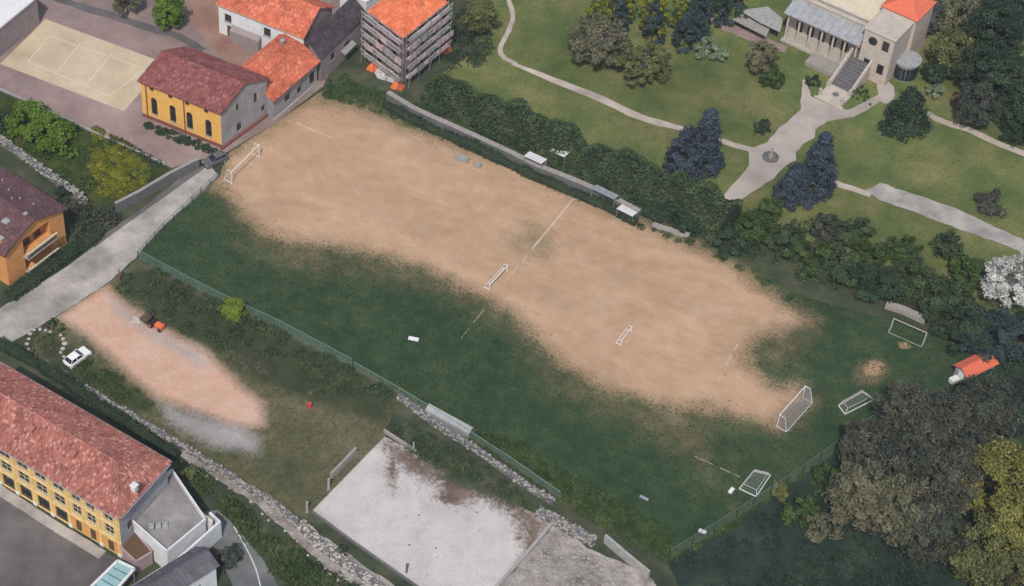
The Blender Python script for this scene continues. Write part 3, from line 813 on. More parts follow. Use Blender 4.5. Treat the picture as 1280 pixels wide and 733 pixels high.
class House:
    """rectangle from three roof-edge pixels: near eave A->B, then C further along the right end"""
    def __init__(s, name, label, A, B, C, h, ov=.45, og=.3, cat='house', W=None, L=None):
        a, b, c = P(*A, h), P(*B, h), P(*C, h)
        u = (b - a); u.z = 0; s.L = L or u.length; u.normalize(); v = Vector((-u.y, u.x, 0))
        if L: a = b - u * L
        s.W = W or (c - b).dot(v); s.u, s.v = u, v
        s.ov, s.og, s.h = ov, og, h
        s.k = 0.0 if W else (c - b).dot(u) / s.W
        o = a + u * og + (v + u * s.k) * ov; s.o = Vector((o.x, o.y, 0))
        s.Lw = s.L - 2 * og; s.Ww = s.W - 2 * ov
        s.ang = math.atan2(u.y, u.x)
        s.t = thing(name, label, cat, s.o, s.ang)
        s.faces = {'front': ((0, 0), 0.0, s.Lw), 'right': ((s.Lw, 0), math.pi/2, s.Ww), 'back': ((s.Lw, s.Ww), math.pi, s.Lw), 'left': ((0, s.Ww), -math.pi/2, s.Ww)}
    def on(s, face, px, py):
        (x, y), a, _ = s.faces[face]
        v2 = s.v + s.u * s.k; o = s.o + s.u * x + v2 * y; d = s.u * math.cos(a) + v2 * math.sin(a); n = Vector((-d.y, d.x, 0))
        r = Vector(_ray(px, py)); t = (o - CAM).dot(n) / r.dot(n); p = CAM + r * t
        q = p - o
        return (q.dot(s.v) if face == 'right' else q.dot(s.u) if face == 'front' else q.dot(d)), p.z
    def done(s, extra=()):
        """old-town plots are not square: lean the finished plan so its corners fall on the plot's"""
        if abs(s.k) < 1e-4: return
        S = Matrix(((1, s.k, 0, 0), (0, 1, 0, 0), (0, 0, 1, 0), (0, 0, 0, 1)))
        for root in (s.t,) + tuple(extra):
            todo = []
            for o in root.children_recursive:
                m = o.matrix_basis.copy(); q = o.parent
                while q is not root: m = q.matrix_basis @ m; q = q.parent
                todo.append((o, m))
            for o, m in todo:
                if o.data.users > 1: o.data = o.data.copy()
                o.data.transform(S @ m); o.matrix_basis = Matrix.Identity(4)
    def put(s, o, face, x=0.0, z=0.0, y=0.0, parent=None):
        (fx, fy), a, _ = s.faces[face]
        o.location = (fx + math.cos(a) * x - math.sin(a) * y, fy + math.sin(a) * x + math.cos(a) * y, z)
        o.rotation_euler = (0, 0, a); return o
    def wall(s, face, H, openings, mat, gable=None, depth=.28, z0=0.0):
        """wall with real openings (x, z, w, h) and reveals"""
        L = s.faces[face][2]; mb = MB()
        ops = [(max(.02, x - w/2), min(L - .02, x + w/2), z, z + h) for (x, z, w, h) in openings]
        xs = sorted(set([0, L] + [q for o in ops for q in o[:2]])); zs = sorted(set([z0, H] + [q for o in ops for q in o[2:]]))
        for i in range(len(xs) - 1):
            for j in range(len(zs) - 1):
                cx, cz = (xs[i]+xs[i+1])/2, (zs[j]+zs[j+1])/2
                if any(o[0] < cx < o[1] and o[2] < cz < o[3] for o in ops): continue
                mb.add([(xs[i],0,zs[j]),(xs[i+1],0,zs[j]),(xs[i+1],0,zs[j+1]),(xs[i],0,zs[j+1])], [(0,1,2,3)])
        for (a, b, c, d) in ops:
            mb.add([(a,0,c),(b,0,c),(b,0,d),(a,0,d),(a,depth,c),(b,depth,c),(b,depth,d),(a,depth,d)], [(0,4,5,1),(3,2,6,7),(0,3,7,4),(1,5,6,2),(4,7,6,5)])
        if gable:
            mb.add([(0,0,H),(L,0,H),(gable[0],0,gable[1])], [(0,1,2)])
        return s.put(mb.build('wall', mat, s.t), face)
    def window(s, face, x, z, w, h, frame, mat='glass', mull=1, trans=1, sill=None, y=.12, name='window', arch=False):
        mb = MB(); f = .07
        mb.box(-w/2, -w/2+f, y, y+.08, 0, h); mb.box(w/2-f, w/2, y, y+.08, 0, h)
        mb.box(-w/2+f, w/2-f, y, y+.08, 0, f); mb.box(-w/2+f, w/2-f, y, y+.08, h-f, h)
        for k in range(mull): xx = -w/2 + w*(k+1)/(mull+1); mb.box(xx-.03, xx+.03, y+.01, y+.07, f, h-f)
        for k in range(trans): zz = h*(k+1)/(trans+1); mb.box(-w/2+f, w/2-f, y+.015, y+.065, zz-.025, zz+.025)
        if arch:
            for q in (-1, 1):
                mb.add([(q*w/2,-.004,h),(q*w/2,-.004,h-w*.5),(q*w*.42,-.004,h-w*.27),(q*w*.25,-.004,h-w*.08),(0,-.004,h)], [(0,1,2,3,4) if q > 0 else (4,3,2,1,0)])
        o = s.put(mb.build(name, frame, s.t), face, x, z)
        p = MB(); p.add([(-w/2+f*.5,y+.05,f*.5),(w/2-f*.5,y+.05,f*.5),(w/2-f*.5,y+.05,h-f*.5),(-w/2+f*.5,y+.05,h-f*.5)], [(0,1,2,3)])
        p.build('pane', M[mat], o)
        if sill:
            q = MB(); q.bbox(-w/2-.1, w/2+.1, -.12, .1, -.1, 0, .02); q.build('sill', sill, o)
        return o
    def gable_roof(s, rise, mat, ridge='ridge_cap', tw=.36, th=.42, name='roof', cap=None):
        h, ov, og, L, W = s.h, s.ov, s.og, s.Lw, s.Ww
        x0, x1, y0, y1, ym = -og, L+og, -ov, W+ov, W/2
        mb = MB()
        roof_face(mb, (x0,y0,h),(x1,y0,h),(x1,ym,h+rise),(x0,ym,h+rise), tw, th)
        roof_face(mb, (x1,y1,h),(x0,y1,h),(x0,ym,h+rise),(x1,ym,h+rise), tw, th)
        o = mb.build(name, mat, s.t)
        s.ridge_cap((x0, ym, h+rise), (x1, ym, h+rise), cap or mat, o); s.wall_h = h + rise * ov / (W/2 + ov) - .10
        return o
    def ridge_cap(s, a, b, mat, parent):
        a, b = Vector(a), Vector(b); n = max(1, int((b-a).length / .45)); mb = MB()
        for i in range(n):
            p, q = a.lerp(b, i/n), a.lerp(b, (i+1.08)/n)
            j = Vector((0, 0, rnd.uniform(-.015, .02)))
            mb.tube(p + j, q + j, .15, .125, 6)
        for i in range(len(mb.uv)): mb.uv[i] = [(a.x + i * .37, 50.0)] * len(mb.f[i])
        return mb.build('ridge_cap', mat, parent)
    def hip_roof(s, rise, mat, left=True, right=True, run=None, name='roof', tw=.36, th=.42):
        h, ov, og, L, W = s.h, s.ov, s.og, s.Lw, s.Ww
        x0, x1, y0, y1, ym = -og, L+og, -ov, W+ov, W/2
        run = run or (y1-y0)/2
        r0 = x0 + (run if left else 0); r1 = x1 - (run if right else 0)
        if r1 < r0 + .2: r0 = r1 = (r0 + r1) / 2; r0 -= .1; r1 += .1
        mb = MB(); T0, T1 = (r0, ym, h+rise), (r1, ym, h+rise)
        roof_face(mb, (x0,y0,h),(x1,y0,h),T1,T0, tw, th); roof_face(mb, (x1,y1,h),(x0,y1,h),T0,T1, tw, th)
        if right: roof_face(mb, (x1,y0,h),(x1,y1,h),T1,T1, tw, th)
        if left: roof_face(mb, (x0,y1,h),(x0,y0,h),T0,T0, tw, th)
        o = mb.build(name, mat, s.t); s.ridge_cap(T0, T1, mat, o)
        for (e, t, c) in (((x1,y0,h),T1,right),((x1,y1,h),T1,right),((x0,y0,h),T0,left),((x0,y1,h),T0,left)):
            if c: s.ridge_cap(e, t, mat, o)
        s.wall_h = h + rise * ov / (W/2 + ov) - .10
        return o
    def pipe(s, face, x, h, mat, r=.07, name='downpipe', z0=0.0):
        mb = MB(); mb.tube((0, -.1, z0), (0, -.1, h), r, r, 8)
        for z in np.arange(z0 + .6, h, 1.8): mb.box(-.1, .1, -.12, 0, z, z + .06)
        return s.put(mb.build(name, mat, s.t), face, x)
    def gutter(s, mat, face='front', h=None):
        L = s.faces[face][2]; mb = MB(); hh = (h or s.h) - .12
        y = -s.ov - .05
        mb.add([(-.2,y+.10,hh+.1),(-.2,y,hh+.02),(-.2,y-.1,hh+.1),(L+.2,y+.10,hh+.1),(L+.2,y,hh+.02),(L+.2,y-.1,hh+.1)], [(0,1,4,3),(1,2,5,4)])
        return s.put(mb.build('gutter', mat, s.t), face)
    def chimney(s, x, y, z, w=.6, hgt=1.3, mat=None, top=None):
        mb = MB(); mb.box(-w/2, w/2, -w/2, w/2, 0, hgt)
        o = mb.build('chimney', mat or M['grey_r'], s.t, (x, y, z))
        c = MB(); c.bbox(-w*.65, w*.65, -w*.65, w*.65, hgt, hgt + .12, .03); c.build('chimney_cap', top or M['conc'], o)
        return o
    def plinth(s, face, h, mat, out=.06):
        L = s.faces[face][2]; mb = MB(); mb.bbox(-out, L+out, -out, .05, 0, h, .03)
        return s.put(mb.build('plinth', mat, s.t), face)

# ---------------------------------------------------------------- hall with ochre front and plum-red roof
H1 = House('parish_hall', 'ochre hall with red-brown tiled gable roof and tall arched windows beside the pitch', (171,101), (276,143), (338,98), 7.3, .35, .35)
H1.gable_roof(2.5, M['t_red'])
wh = H1.wall_h
win = []
for (px, py) in ((193,135.5),(216,143),(237,150.5),(260.5,159)):
    x, z = H1.on('front', px, py); win.append((x, z))
zb = sum(z for _, z in win) / 4 - 1.5
ops = [(x, zb, 1.15, 3.3) for x, _ in win] + [(x - .3, wh - 1.35, .8, .75) for x, _ in win]
H1.wall('front', wh, ops, M['ochre'])
for x, _ in win:
    a_ = H1.window('front', x, zb, 1.15, 3.3, M['dark_metal'], mull=1, trans=3, sill=M['conc'])
    sp = MB(); w_ = 1.15
    for q_ in (-1, 1): sp.add([(q_*w_/2,.02,3.3),(q_*w_/2,.02,2.72),(q_*w_*.42,.02,3.0),(q_*w_*.25,.02,3.2),(0,.02,3.3)], [(0,1,2,3,4)])
    sp.build('arch_spandrel', M['ochre'], a_)
    H1.window('front', x - .3, wh - 1.35, .8, .75, M['timber'], mull=1, trans=0, name='vent_window')
gw = [H1.on('right', *q) for q in ((297,134),(319.5,122),(329,135),(299,158))]
gops = [(gw[0][0], gw[0][1]-.6, .7, 1.3), (gw[1][0], gw[1][1]-.9, .8, 1.9), (gw[2][0], gw[2][1]-.5, .9, 1.1), (gw[3][0], gw[3][1]-.75, 1.1, 1.5)]
gops = [(min(max(g[0], .8), H1.Ww - .8), min(max(g[1], .5), wh - g[3] - .1), g[2], g[3]) for g in gops]
H1.wall('right', wh, gops, M['grey_r'], (H1.Ww/2, 7.3 + 2.38))
for (x, z, w, h) in gops: H1.window('right', x, z, w, h, M['timber'], mull=1, trans=1, sill=M['conc'])
H1.wall('back', wh, [], M['grey_r']); H1.wall('left', wh, [], M['ochre'], (H1.Ww/2, 7.3 + 2.38))
for px, py in ((185,140),(232,160)): H1.pipe('front', H1.on('front', px, py)[0], wh, M['red_plinth'], .09)
H1.plinth('front', .75, M['red_plinth']); H1.plinth('right', .5, M['red_plinth'], .35); H1.gutter(M['red_plinth'])
H1.done()

# ---------------------------------------------------------------- small red-roofed house next to it
H2 = House('house', 'low stone house with bright orange-red hipped roof joined to the hall', (300,84), (341,128), (400,77), 4.6, .4, .4)
H2.hip_roof(2.2, M['t_orange'])
hw = H2.wall_h
ops = []
for (px, py, w, h) in ((359,122,1.2,1.4),(374,112,1.0,1.3),(390,97,1.2,2.2)):
    x, z = H2.on('right', px, py); ops.append((min(max(x, .9), H2.Ww-.9), max(.3, min(z - h/2, hw - h - .3)), w, h))
H2.wall('right', hw, ops, M['grey_r'])
for (x, z, w, h) in ops: H2.window('right', x, z, w, h, M['timber'], sill=M['conc'])
H2.wall('front', hw, [(H2.Lw*.5, 1.2, 1.0, 1.3)], M['grey_r']); H2.window('front', H2.Lw*.5, 1.2, 1.0, 1.3, M['timber'], sill=M['conc'])
H2.wall('left', hw, [], M['grey_r']); H2.wall('back', hw, [], M['grey_r']); H2.gutter(M['red_plinth'], 'right')
H2.plinth('right', .6, M['pale_stone'], .15)
H2.chimney(H2.Lw*.3, H2.Ww*.7, 5.2, .6, 1.5, M['grey_r']); H2.done()

# ---------------------------------------------------------------- white house with orange roof
H3 = House('house', 'white house with orange tiled roof behind the hall', (268.5,4), (380,48), (393,7), 6.2, .45, .35, W=9.5)
H3.gable_roof(2.9, M['t_orange'])
hw = H3.wall_h
ops = []
for (px, py, w, h) in ((285,22.5,1.3,1.5),(334,40,1.3,1.6),(360,49,1.2,1.4)):
    x, z = H3.on('front', px, py); ops.append((x, min(z - h/2, hw - h - .25), w, h))
ops.append((2.2, .02, 1.3, 2.3))
H3.wall('front', hw, ops, M['white_r'])
for k, (x, z, w, h) in enumerate(ops):
    if k < 3: H3.window('front', x, z, w, h, M['timber'], sill=M['conc'])
    else: H3.window('front', x, z, w, h, M['timber'], 'timber', 1, 1, name='door')
H3.wall('right', hw, [(H3.Ww*.35, 3.4, 1.0, 1.4)], M['pinkgrey_r'], (H3.Ww/2, 9.0)); H3.window('right', H3.Ww*.35, 3.4, 1.0, 1.4, M['timber'], sill=M['conc'])
H3.wall('left', hw, [], M['orange_r'], (H3.Ww/2, 9.0)); H3.wall('back', hw, [], M['white_r']); H3.gutter(M['orange_r'])
lean = MB()   # low lean-to along the front
x0 = H3.on('front', 291, 42)[0]; x1 = min(H3.Lw, H3.on('front', 327, 56)[0])
lean.add([(x0,-.9,0),(x1,-.9,0),(x1,-.9,2.2),(x0,-.9,2.2),(x0,-.01,0),(x1,-.01,0),(x1,-.01,2.8),(x0,-.01,2.8)], [(0,1,2,3),(1,5,6,2),(4,0,3,7),(3,2,6,7)])
lean.build('lean_to', M['pinkgrey_r'], H3.t)
H3.chimney(H3.Lw*.75, H3.Ww*.5, 8.3, .7, 1.6, M['orange_r'])

# ---------------------------------------------------------------- slate-roofed wing
H4 = House('wing', 'grey stone wing with dark slate roof between the white house and the scaffolding', (383,58), (401,74), (459,17), 5.2, .4, .3, cat='building')
mb = MB(); h = H4.h
roof_face(mb, (H4.Lw+.3, -.4, h), (H4.Lw+.3, H4.Ww+.4, h), (-.3, H4.Ww+.4, h+1.3), (-.3, -.4, h+1.3), .4, .5)
mb.build('roof', M['t_slate'], H4.t)
ops = []
for (px, py, w, h2) in ((416,70,1.1,1.5),(434,58,1.6,2.2)):
    x, z = H4.on('right', px, py); ops.append((min(max(x, 1), H4.Ww-1), max(.4, min(z - h2/2, 2.6)), w, h2))
H4.wall('right', 5.0, ops, M['pinkgrey_r'])
for (x, z, w, h2) in ops: H4.window('right', x, z, w, h2, M['timber'], sill=M['conc'])
for f in ('front', 'back'):
    L = H4.Lw; w = MB(); w.add([(0,0,0),(L,0,0),(L,0,5.0),(0,0,6.2)] if f == 'front' else [(0,0,0),(L,0,0),(L,0,6.2),(0,0,5.0)], [(0,1,2,3)])
    H4.put(w.build('wall', M['pinkgrey_r'], H4.t), f)
H4.wall('left', 6.2, [], M['pinkgrey_r'])
mb = MB(); mb.bbox(0, 3.2, -1.3, -.1, 2.5, 2.62, .02); H4.put(mb.build('canopy', M['pale_metal'], H4.t), 'right', 5.2)
H4.done()

# ---------------------------------------------------------------- house under scaffolding
H5 = House('apartment_building', 'tall building with bright orange hipped roof wrapped in scaffolding', (459,14), (504,48), (560,3), 10.0, .7, .7, cat='building')
H5.hip_roof(1.5, M['t_new'])
hw = H5.wall_h
for f in ('front', 'right'):
    L = H5.faces[f][2]; n = max(2, int(L / 2.6)); ops = []
    for k in range(n):
        for z in (.9, 4.0, 7.1): ops.append((L*(k+.5)/n, z, 1.1, 1.6))
    H5.wall(f, hw, ops, M['mauve_r'])
    for (x, z, w, h) in ops: H5.window(f, x, z, w, h, M['timber'], sill=M['conc'])
H5.wall('back', hw, [], M['mauve_r']); H5.wall('left', hw, [], M['mauve_r']); H5.gutter(M['galv']); H5.gutter(M['galv'], 'right')
SC = thing('scaffolding', 'grey steel scaffolding with plank decks around the orange-roofed tall building', 'scaffolding', H5.o, H5.ang)
Lf, Lr = H5.Lw, H5.Ww
def scaff(f, L):
    (fx, fy), a, _ = H5.faces[f]
    def pt(x, y, z): return Vector((fx + math.cos(a)*x - math.sin(a)*y, fy + math.sin(a)*x + math.cos(a)*y, z))
    xs = np.linspace(-.9 if f == 'front' else .0, L + (.9 if f == 'front' else .6), max(4, int(L / 2.2) + 1))
    for x in xs:
        for y in (-.9, -1.75):
            m_ = MB(); m_.tube(pt(x, y, 0), pt(x, y, 10.6), .06, .06, 6); m_.build('standard', M['galv'], SC)
    for z in (1.9, 3.8, 5.7, 7.6, 9.4):
        for i in range(len(xs) - 1):
            m_ = MB()
            m_.add([pt(xs[i]+.03, -.95, z), pt(xs[i+1]-.03, -.95, z), pt(xs[i+1]-.03, -1.7, z), pt(xs[i]+.03, -1.7, z)] +
                   [pt(xs[i]+.03, -.95, z+.06), pt(xs[i+1]-.03, -.95, z+.06), pt(xs[i+1]-.03, -1.7, z+.06), pt(xs[i]+.03, -1.7, z+.06)],
                   [(0,1,2,3),(7,6,5,4),(0,4,5,1),(1,5,6,2),(2,6,7,3),(3,7,4,0)])
            m_.build('deck_plank', M['plank'] if (i + int(z)) % 3 else M['galv'], SC)
        for (dz, y) in ((.55, -1.75), (1.05, -1.75)):
            m_ = MB(); m_.tube(pt(xs[0]-.3, y, z+dz), pt(xs[-1]+.3, y, z+dz), .045, .045, 5); m_.build('guard_rail', M['galv'] if dz < 1 else M['cream_paint'], SC)
        m_ = MB(); m_.beam(pt(xs[0], -1.72, z+.17), pt(xs[-1], -1.72, z+.17), .04, .2); m_.build('toe_board', M['plank'], SC)
    for i in range(0, len(xs) - 1, 2):
        m_ = MB(); m_.tube(pt(xs[i], -1.82, .2), pt(xs[i+1], -1.82, 9.4), .035, .035, 5); m_.build('brace', M['galv'], SC)
scaff('front', Lf); scaff('right', Lr)
M['netting'] = m_plain('faded_pink_netting', (.54,.38,.41), (.42,.30,.33), 3, .9)
rgs = random.Random(9)
for f, L in (('front', Lf), ('right', Lr)):
    (fx, fy), a, _ = H5.faces[f]
    for z in (1.95, 3.85, 5.75, 7.65):
        x = 0.0
        while x < L:
            w = rgs.uniform(1.2, 2.4)
            if rgs.random() < .55:
                m_ = MB(); k = 5; hgt = rgs.uniform(.8, 1.5)
                vs = [(x + w*i/k, -1.86 - .05*math.sin(i*2+z), z + zz*hgt) for zz in (0, 1) for i in range(k+1)]
                m_.add(vs, [(i, i+1, k+2+i, k+1+i) for i in range(k)])
                o = m_.build('net_sheet', M['netting'] if rgs.random() < .6 else M['pale_metal'], SC, (fx, fy, 0), a)
            x += w + rgs.uniform(.2, 1.2)

H5.done((SC,))
def tarp(px, py, w, d, h, label, mat=M['orange_tarp'], name='tarpaulin', rz=0.0, cat='tarpaulin', group=None):
    """sheet thrown over a pile"""
    c = P(px, py, h*.5); rng = np.random.default_rng(int(px)); n = 9; vs = []; fs = []
    for j in range(n):
        for i in range(n):
            a, b = i/(n-1)*2-1, j/(n-1)*2-1; q = max(abs(a), abs(b))
            vs.append((a*w/2*(1+.08*rng.normal()*(q>.9)), b*d/2*(1+.08*rng.normal()*(q>.9)), max(.0, h*(1-q**2.2)*(.85+.3*rng.random())) + .015))
    for j in range(n-1):
        for i in range(n-1): fs.append((j*n+i, j*n+i+1, (j+1)*n+i+1, (j+1)*n+i))
    mb = MB(); mb.add(vs, fs); o = mb.build(name, mat, None, (c.x, c.y, 0), rz); return tag(o, label, cat, group)
tarp(468, 82, 2.2, 1.6, 1.4, 'orange tarpaulin over a pile at the foot of the scaffolding, beside the wing', rz=-.5)
tarp(497, 105, 2.0, 1.4, 1.2, 'orange tarpaulin on the grass under the corner of the scaffolding', rz=-.5)
tarp(557, 58, 2.0, 1.5, 1.6, 'orange tarpaulin by the hedge at the far end of the scaffolding', rz=.6)
# rubble skip
t = thing('skip', 'pale open skip of rubble below the scaffolding', 'skip', P(484,98), -.45)
mb = MB(); mb.add([(-1.4,-.7,.1),(1.4,-.7,.1),(1.4,.7,.1),(-1.4,.7,.1),(-1.8,-.9,1.2),(1.8,-.9,1.2),(1.8,.9,1.2),(-1.8,.9,1.2),(-1.7,-.8,1.2),(1.7,-.8,1.2),(1.7,.8,1.2),(-1.7,.8,1.2),(-1.5,-.7,.7),(1.5,-.7,.7),(1.5,.7,.7),(-1.5,.7,.7)],
     [(3,2,1,0),(0,1,5,4),(1,2,6,5),(2,3,7,6),(3,0,4,7),(4,5,9,8),(5,6,10,9),(6,7,11,10),(7,4,8,11),(8,9,13,12),(9,10,14,13),(10,11,15,14),(11,8,12,15),(12,13,14,15)])
mb.box(-1.2,-.9,-.6,.6,0,.1); mb.box(.9,1.2,-.6,.6,0,.1); mb.build('container', M['white'], t)
rg = np.random.default_rng(4); mb = MB()
for k in range(26): mb.rock((rg.uniform(-1.3,1.3), rg.uniform(-.6,.6), .85 + rg.random()*.3), rg.uniform(.12,.28), rg)
mb.build('rubble', M['pale_stone'], t)['kind'] = 'stuff'

# white flat roof at the top edge
def flat_block(name, label, corners_px, h, wall_m, roof_m, cat='building', par=.25, pm=None):
    pts = [Vector((q.x, q.y, 0)) for q in pix(corners_px, h)]
    o = sum(pts, Vector()) / len(pts); t = thing(name, label, cat, o)
    pp = [(p.x-o.x, p.y-o.y) for p in pts]
    mb = MB(); mb.prism(pp, 0, h - .002); mb.build('wall', wall_m, t)
    ins = [(x*.97, y*.97) for x, y in pp]
    mb = MB(); mb.prism(ins, h, h+.05); mb.build('roof', roof_m, t)
    n = len(pp)
    for i in range(n):
        a, b = Vector((*pp[i], h+par/2)), Vector((*pp[(i+1)%n], h+par/2)); mb = MB(); mb.beam(a, b, .22, par); mb.build('parapet', pm or wall_m, t)
    return t
flat_block('shed', 'white flat-roofed block between the slate wing and the orange roof', [(425,-10),(452,-24),(484,-14),(458,3)], 5.2, M['white_r'], M['white'])
t = flat_block('warehouse', 'long white-roofed building beyond the ball court', [(-30,62),(46,-1),(20,-22),(-60,40)], 5.0, M['pinkgrey_r'], M['white'])
t2 = flat_block('warehouse', 'second white-roofed building past the narrow dark gap', [(-50,34),(16,-22),(-10,-45),(-90,20)], 5.6, M['pinkgrey_r'], M['white'])

# ---------------------------------------------------------------- orange house at the left edge
H7 = House('house', 'orange rendered house with plum tiled roof and dark balconies by the road', (-85,262), (5,321), (85,261), 6.8, .6, .5)
H7.gable_roof(2.5, M['t_purple'])
hw = H7.wall_h; Wd = H7.Ww
lx0, lx1 = Wd*.30, Wd*.76
H7.wall('right', hw, [((lx0+lx1)/2, .6, lx1-lx0, 2.6), ((lx0+lx1)/2, 3.7, lx1-lx0, hw-3.95)], M['orange_r'], (Wd/2, 9.2), depth=1.5)
for z in (.6, 3.7):
    H7.window('right', (lx0+lx1)/2 - .9, z+.05, 1.2, 2.1, M['timber'], y=1.3, name='balcony_door'); H7.window('right', (lx0+lx1)/2 + 1.3, z+.05, 1.2, 2.1, M['timber'], y=1.3, name='balcony_door')
    mb = MB(); mb.box(lx0-.3, lx1+.3, -1.15, 0, z-.18, z); H7.put(mb.build('balcony_slab', M['conc'], H7.t), 'right')
    rl = MB(); rl.beam((lx0-.3,-1.08,z+1.0),(lx1+.3,-1.08,z+1.0), .2, .14); 
    o = H7.put(rl.build('railing', M['cream_paint'], H7.t), 'right')
    for k in range(int((lx1-lx0+.6)/.28)):
        b = MB(); x = lx0-.3+.28*k; b.box(x, x+.16, -1.11, -1.05, z+.08, z+.92); b.build('baluster', M['timber'], o)
mb = MB(); mb.box(lx0-.2, lx1+.2, .02, 1.0, hw-.2, hw); 
fops = []
for px, py in ((-40,335),(-8,345)):
    x, z = H7.on('front', px, py); fops.append((x, 3.6, 1.1, 1.5)); fops.append((x, .9, 1.1, 1.5))
H7.wall('front', hw, fops, M['orange_r'])
for (x, z, w, h) in fops: H7.window('front', x, z, w, h, M['timber'], sill=M['conc'])
H7.wall('back', hw, [], M['orange_r']); H7.wall('left', hw, [], M['orange_r'], (Wd/2, 9.2)); H7.gutter(M['timber']); H7.gutter(M['timber'], 'back')
def roof_pt(Hs, px, py, rise, near=True):
    """pixel -> building-local point on the near/far roof plane"""
    r = Vector(_ray(px, py)); best = None
    for it in range(40):
        pass
    z = Hs.h + rise/2
    for it in range(20):
        p = P(px, py, z) - Hs.o; y = p.dot(Hs.v); x = p.dot(Hs.u) - Hs.k * y
        half = Hs.Ww/2 + Hs.ov; d = (y + Hs.ov) if near else (Hs.Ww + Hs.ov - y)
        z = Hs.h + rise * max(0, min(1, d / half))
    return Vector((x, y, z))
for (px, py, near) in ((3,226,False),(11,238,False),(15,249,False),(25,249,False),(42,256,False)):
    p = roof_pt(H7, px, py, 2.5, near); mb = MB(); mb.tube((0,0,0),(0,0,.35),.09,.09,8); mb.lathe([(.0,.35),(.16,.36),(.12,.46),(.0,.5)], 8)
    mb.build('roof_vent', M['pale_metal'], H7.t, p - Vector((0,0,.12)))
for (px, py, w) in ((8,276,1.1),(32,267,.6)):
    p = roof_pt(H7, px, py, 2.5, True); mb = MB(); mb.bbox(-w/2, w/2, -w/2, w/2, 0, .3, .08); mb.build('skylight', M['pale_metal'], H7.t, p - Vector((0,0,.1)))
H7.chimney(H7.Lw - 1.6, 1.0, 7.0, .6, 1.0, M['orange_r']); H7.done()

# ---------------------------------------------------------------- long building with yellow arcaded front
H8 = House('palazzo', 'long yellow three-storey building with old clay tile roof facing the square', (-75,515.5), (148,650), (214.5,577), 8.8, .55, .45, cat='building')
H8.hip_roof(2.6, M['t_old'], left=False, right=True, run=4.2)
hw = H8.wall_h; L = H8.Lw
bays = []; x = L - .25
for w in (3.2, 5.2): bays.append((x - w, x, w)); x -= w
while x > 3: bays.append((x - 3.05, x, 3.05)); x -= 3.05
ops = []; wins = []
for k, (a, b, w) in enumerate(bays):
    cxs = [(a+b)/2] if k != 1 else [a + w*.27, a + w*.73]
    for c in cxs:
        ww = 1.9 if k > 1 else 1.5
        wins += [(c, 6.35, ww, 1.75, 'u'), (c, 3.65, ww, 1.85, 'm')]
        if k <= 1: wins.append((c, .02, 1.0, 2.3, 'd'))
        else: wins.append((c, .02, 2.1, 2.55, 'g'))
ops = [w[:4] for w in wins]
H8.wall('front', hw, ops, M['yellow_r'], depth=.4)
for (x, z, w, h, kd) in wins:
    if kd == 'd': H8.window('front', x, z, w, h, M['timber'], 'timber', 0, 1, name='door')
    elif kd == 'g': H8.window('front', x, z, w, h, M['dark_metal'], mull=1, trans=1, y=.25, name='shop_window')
    else: H8.window('front', x, z, w, h, M['cream_paint'], mull=1, trans=1, sill=M['cream_paint'], y=.14)
for (a, b, w) in bays:
    mb = MB(); mb.box(-.22, .22, -.10, 0, .6, hw-.02); H8.put(mb.build('pilaster', M['yellow_r'], H8.t), 'front', b - .02 if b < L - .5 else b - .2)
    mb = MB(); mb.bbox(-.3, .3, -.16, 0, 0, .6, .04); H8.put(mb.build('pilaster_base', M['white_r'], H8.t), 'front', b - .02 if b < L - .5 else b - .2)
for z in (2.85, 5.75): mb = MB(); mb.bbox(.0, L, -.14, 0, z, z+.22, .04); H8.put(mb.build('string_course', M['yellow_r'], H8.t), 'front')
a = bays[1][0]; 
for (x0, x1) in ((bays[0][0]+.25, bays[0][0]+1.0), (bays[0][1]-1.0, bays[0][1]-.5), (bays[1][0]+.25, bays[1][0]+.85), (bays[1][0]+2.05, bays[1][0]+3.15), (bays[1][1]-.85, bays[1][1]-.25)):
    mb = MB(); mb.box(x0, x1, -.03, 0, .3, 2.84); H8.put(mb.build('orange_panel', M['orange_r'], H8.t), 'front')
H8.wall('right', hw, [(2.0, 4.2, 1.0, 1.5)], M['grey_r']); H8.window('right', 2.0, 4.2, 1.0, 1.5, M['timber'], sill=M['conc'])
H8.wall('back', hw, [], M['grey_r']); H8.wall('left', hw, [], M['yellow_r']); H8.gutter(M['galv']); H8.gutter(M['galv'], 'back'); H8.gutter(M['galv'], 'right')
for px, py in ((168,609),): 
    mb = MB(); mb.box(-.35,.35,-.35,.35,0,.9); mb.bbox(-.45,.45,-.45,.45,.9,1.05,.04); mb.build('chimney', M['white_r'], H8.t, roof_pt(H8, px, py, 2.6, False) - Vector((0,0,.5)))
for px in (40, 92): 
    p = roof_pt(H8, px, 540 + (px-40)*.6, 2.6, True); mb = MB(); mb.box(-.3,.3,-.3,.3,0,1.2); mb.bbox(-.4,.4,-.4,.4,1.2,1.32,.03); mb.build('chimney', M['t_old'], H8.t, p - Vector((0,0,.4)))
H8.done()
# ---------------------------------------------------------------- terrace block and dark-roofed house at the end of the palazzo
M['terrace'] = m_ground('terrace_felt', [(.20,.19,.19), (.27,.255,.25), (.36,.335,.325)], .35, 5, bstr=.2)
T9h = 4.2
tb = flat_block('terrace_block', 'flat grey terrace with white parapets at the end of the long yellow building', [(157,646),(209,692),(257,652),(215,590)], T9h, M['white_r'], M['terrace'], par=.7)
def in_block(t, px, py, z): p = P(px, py, z); return Vector((p.x - t.location.x, p.y - t.location.y, z))
mb = MB(); p = in_block(tb, 198, 660, T9h+.05)
for k in range(3): mb.bbox(p.x-1.2+k*.85, p.x-.5+k*.85, p.y-.4+.2*k, p.y+.4+.2*k, T9h+.045, T9h+.65-.1*k, .05)
mb.build('roof_unit', M['pale_metal'], tb)
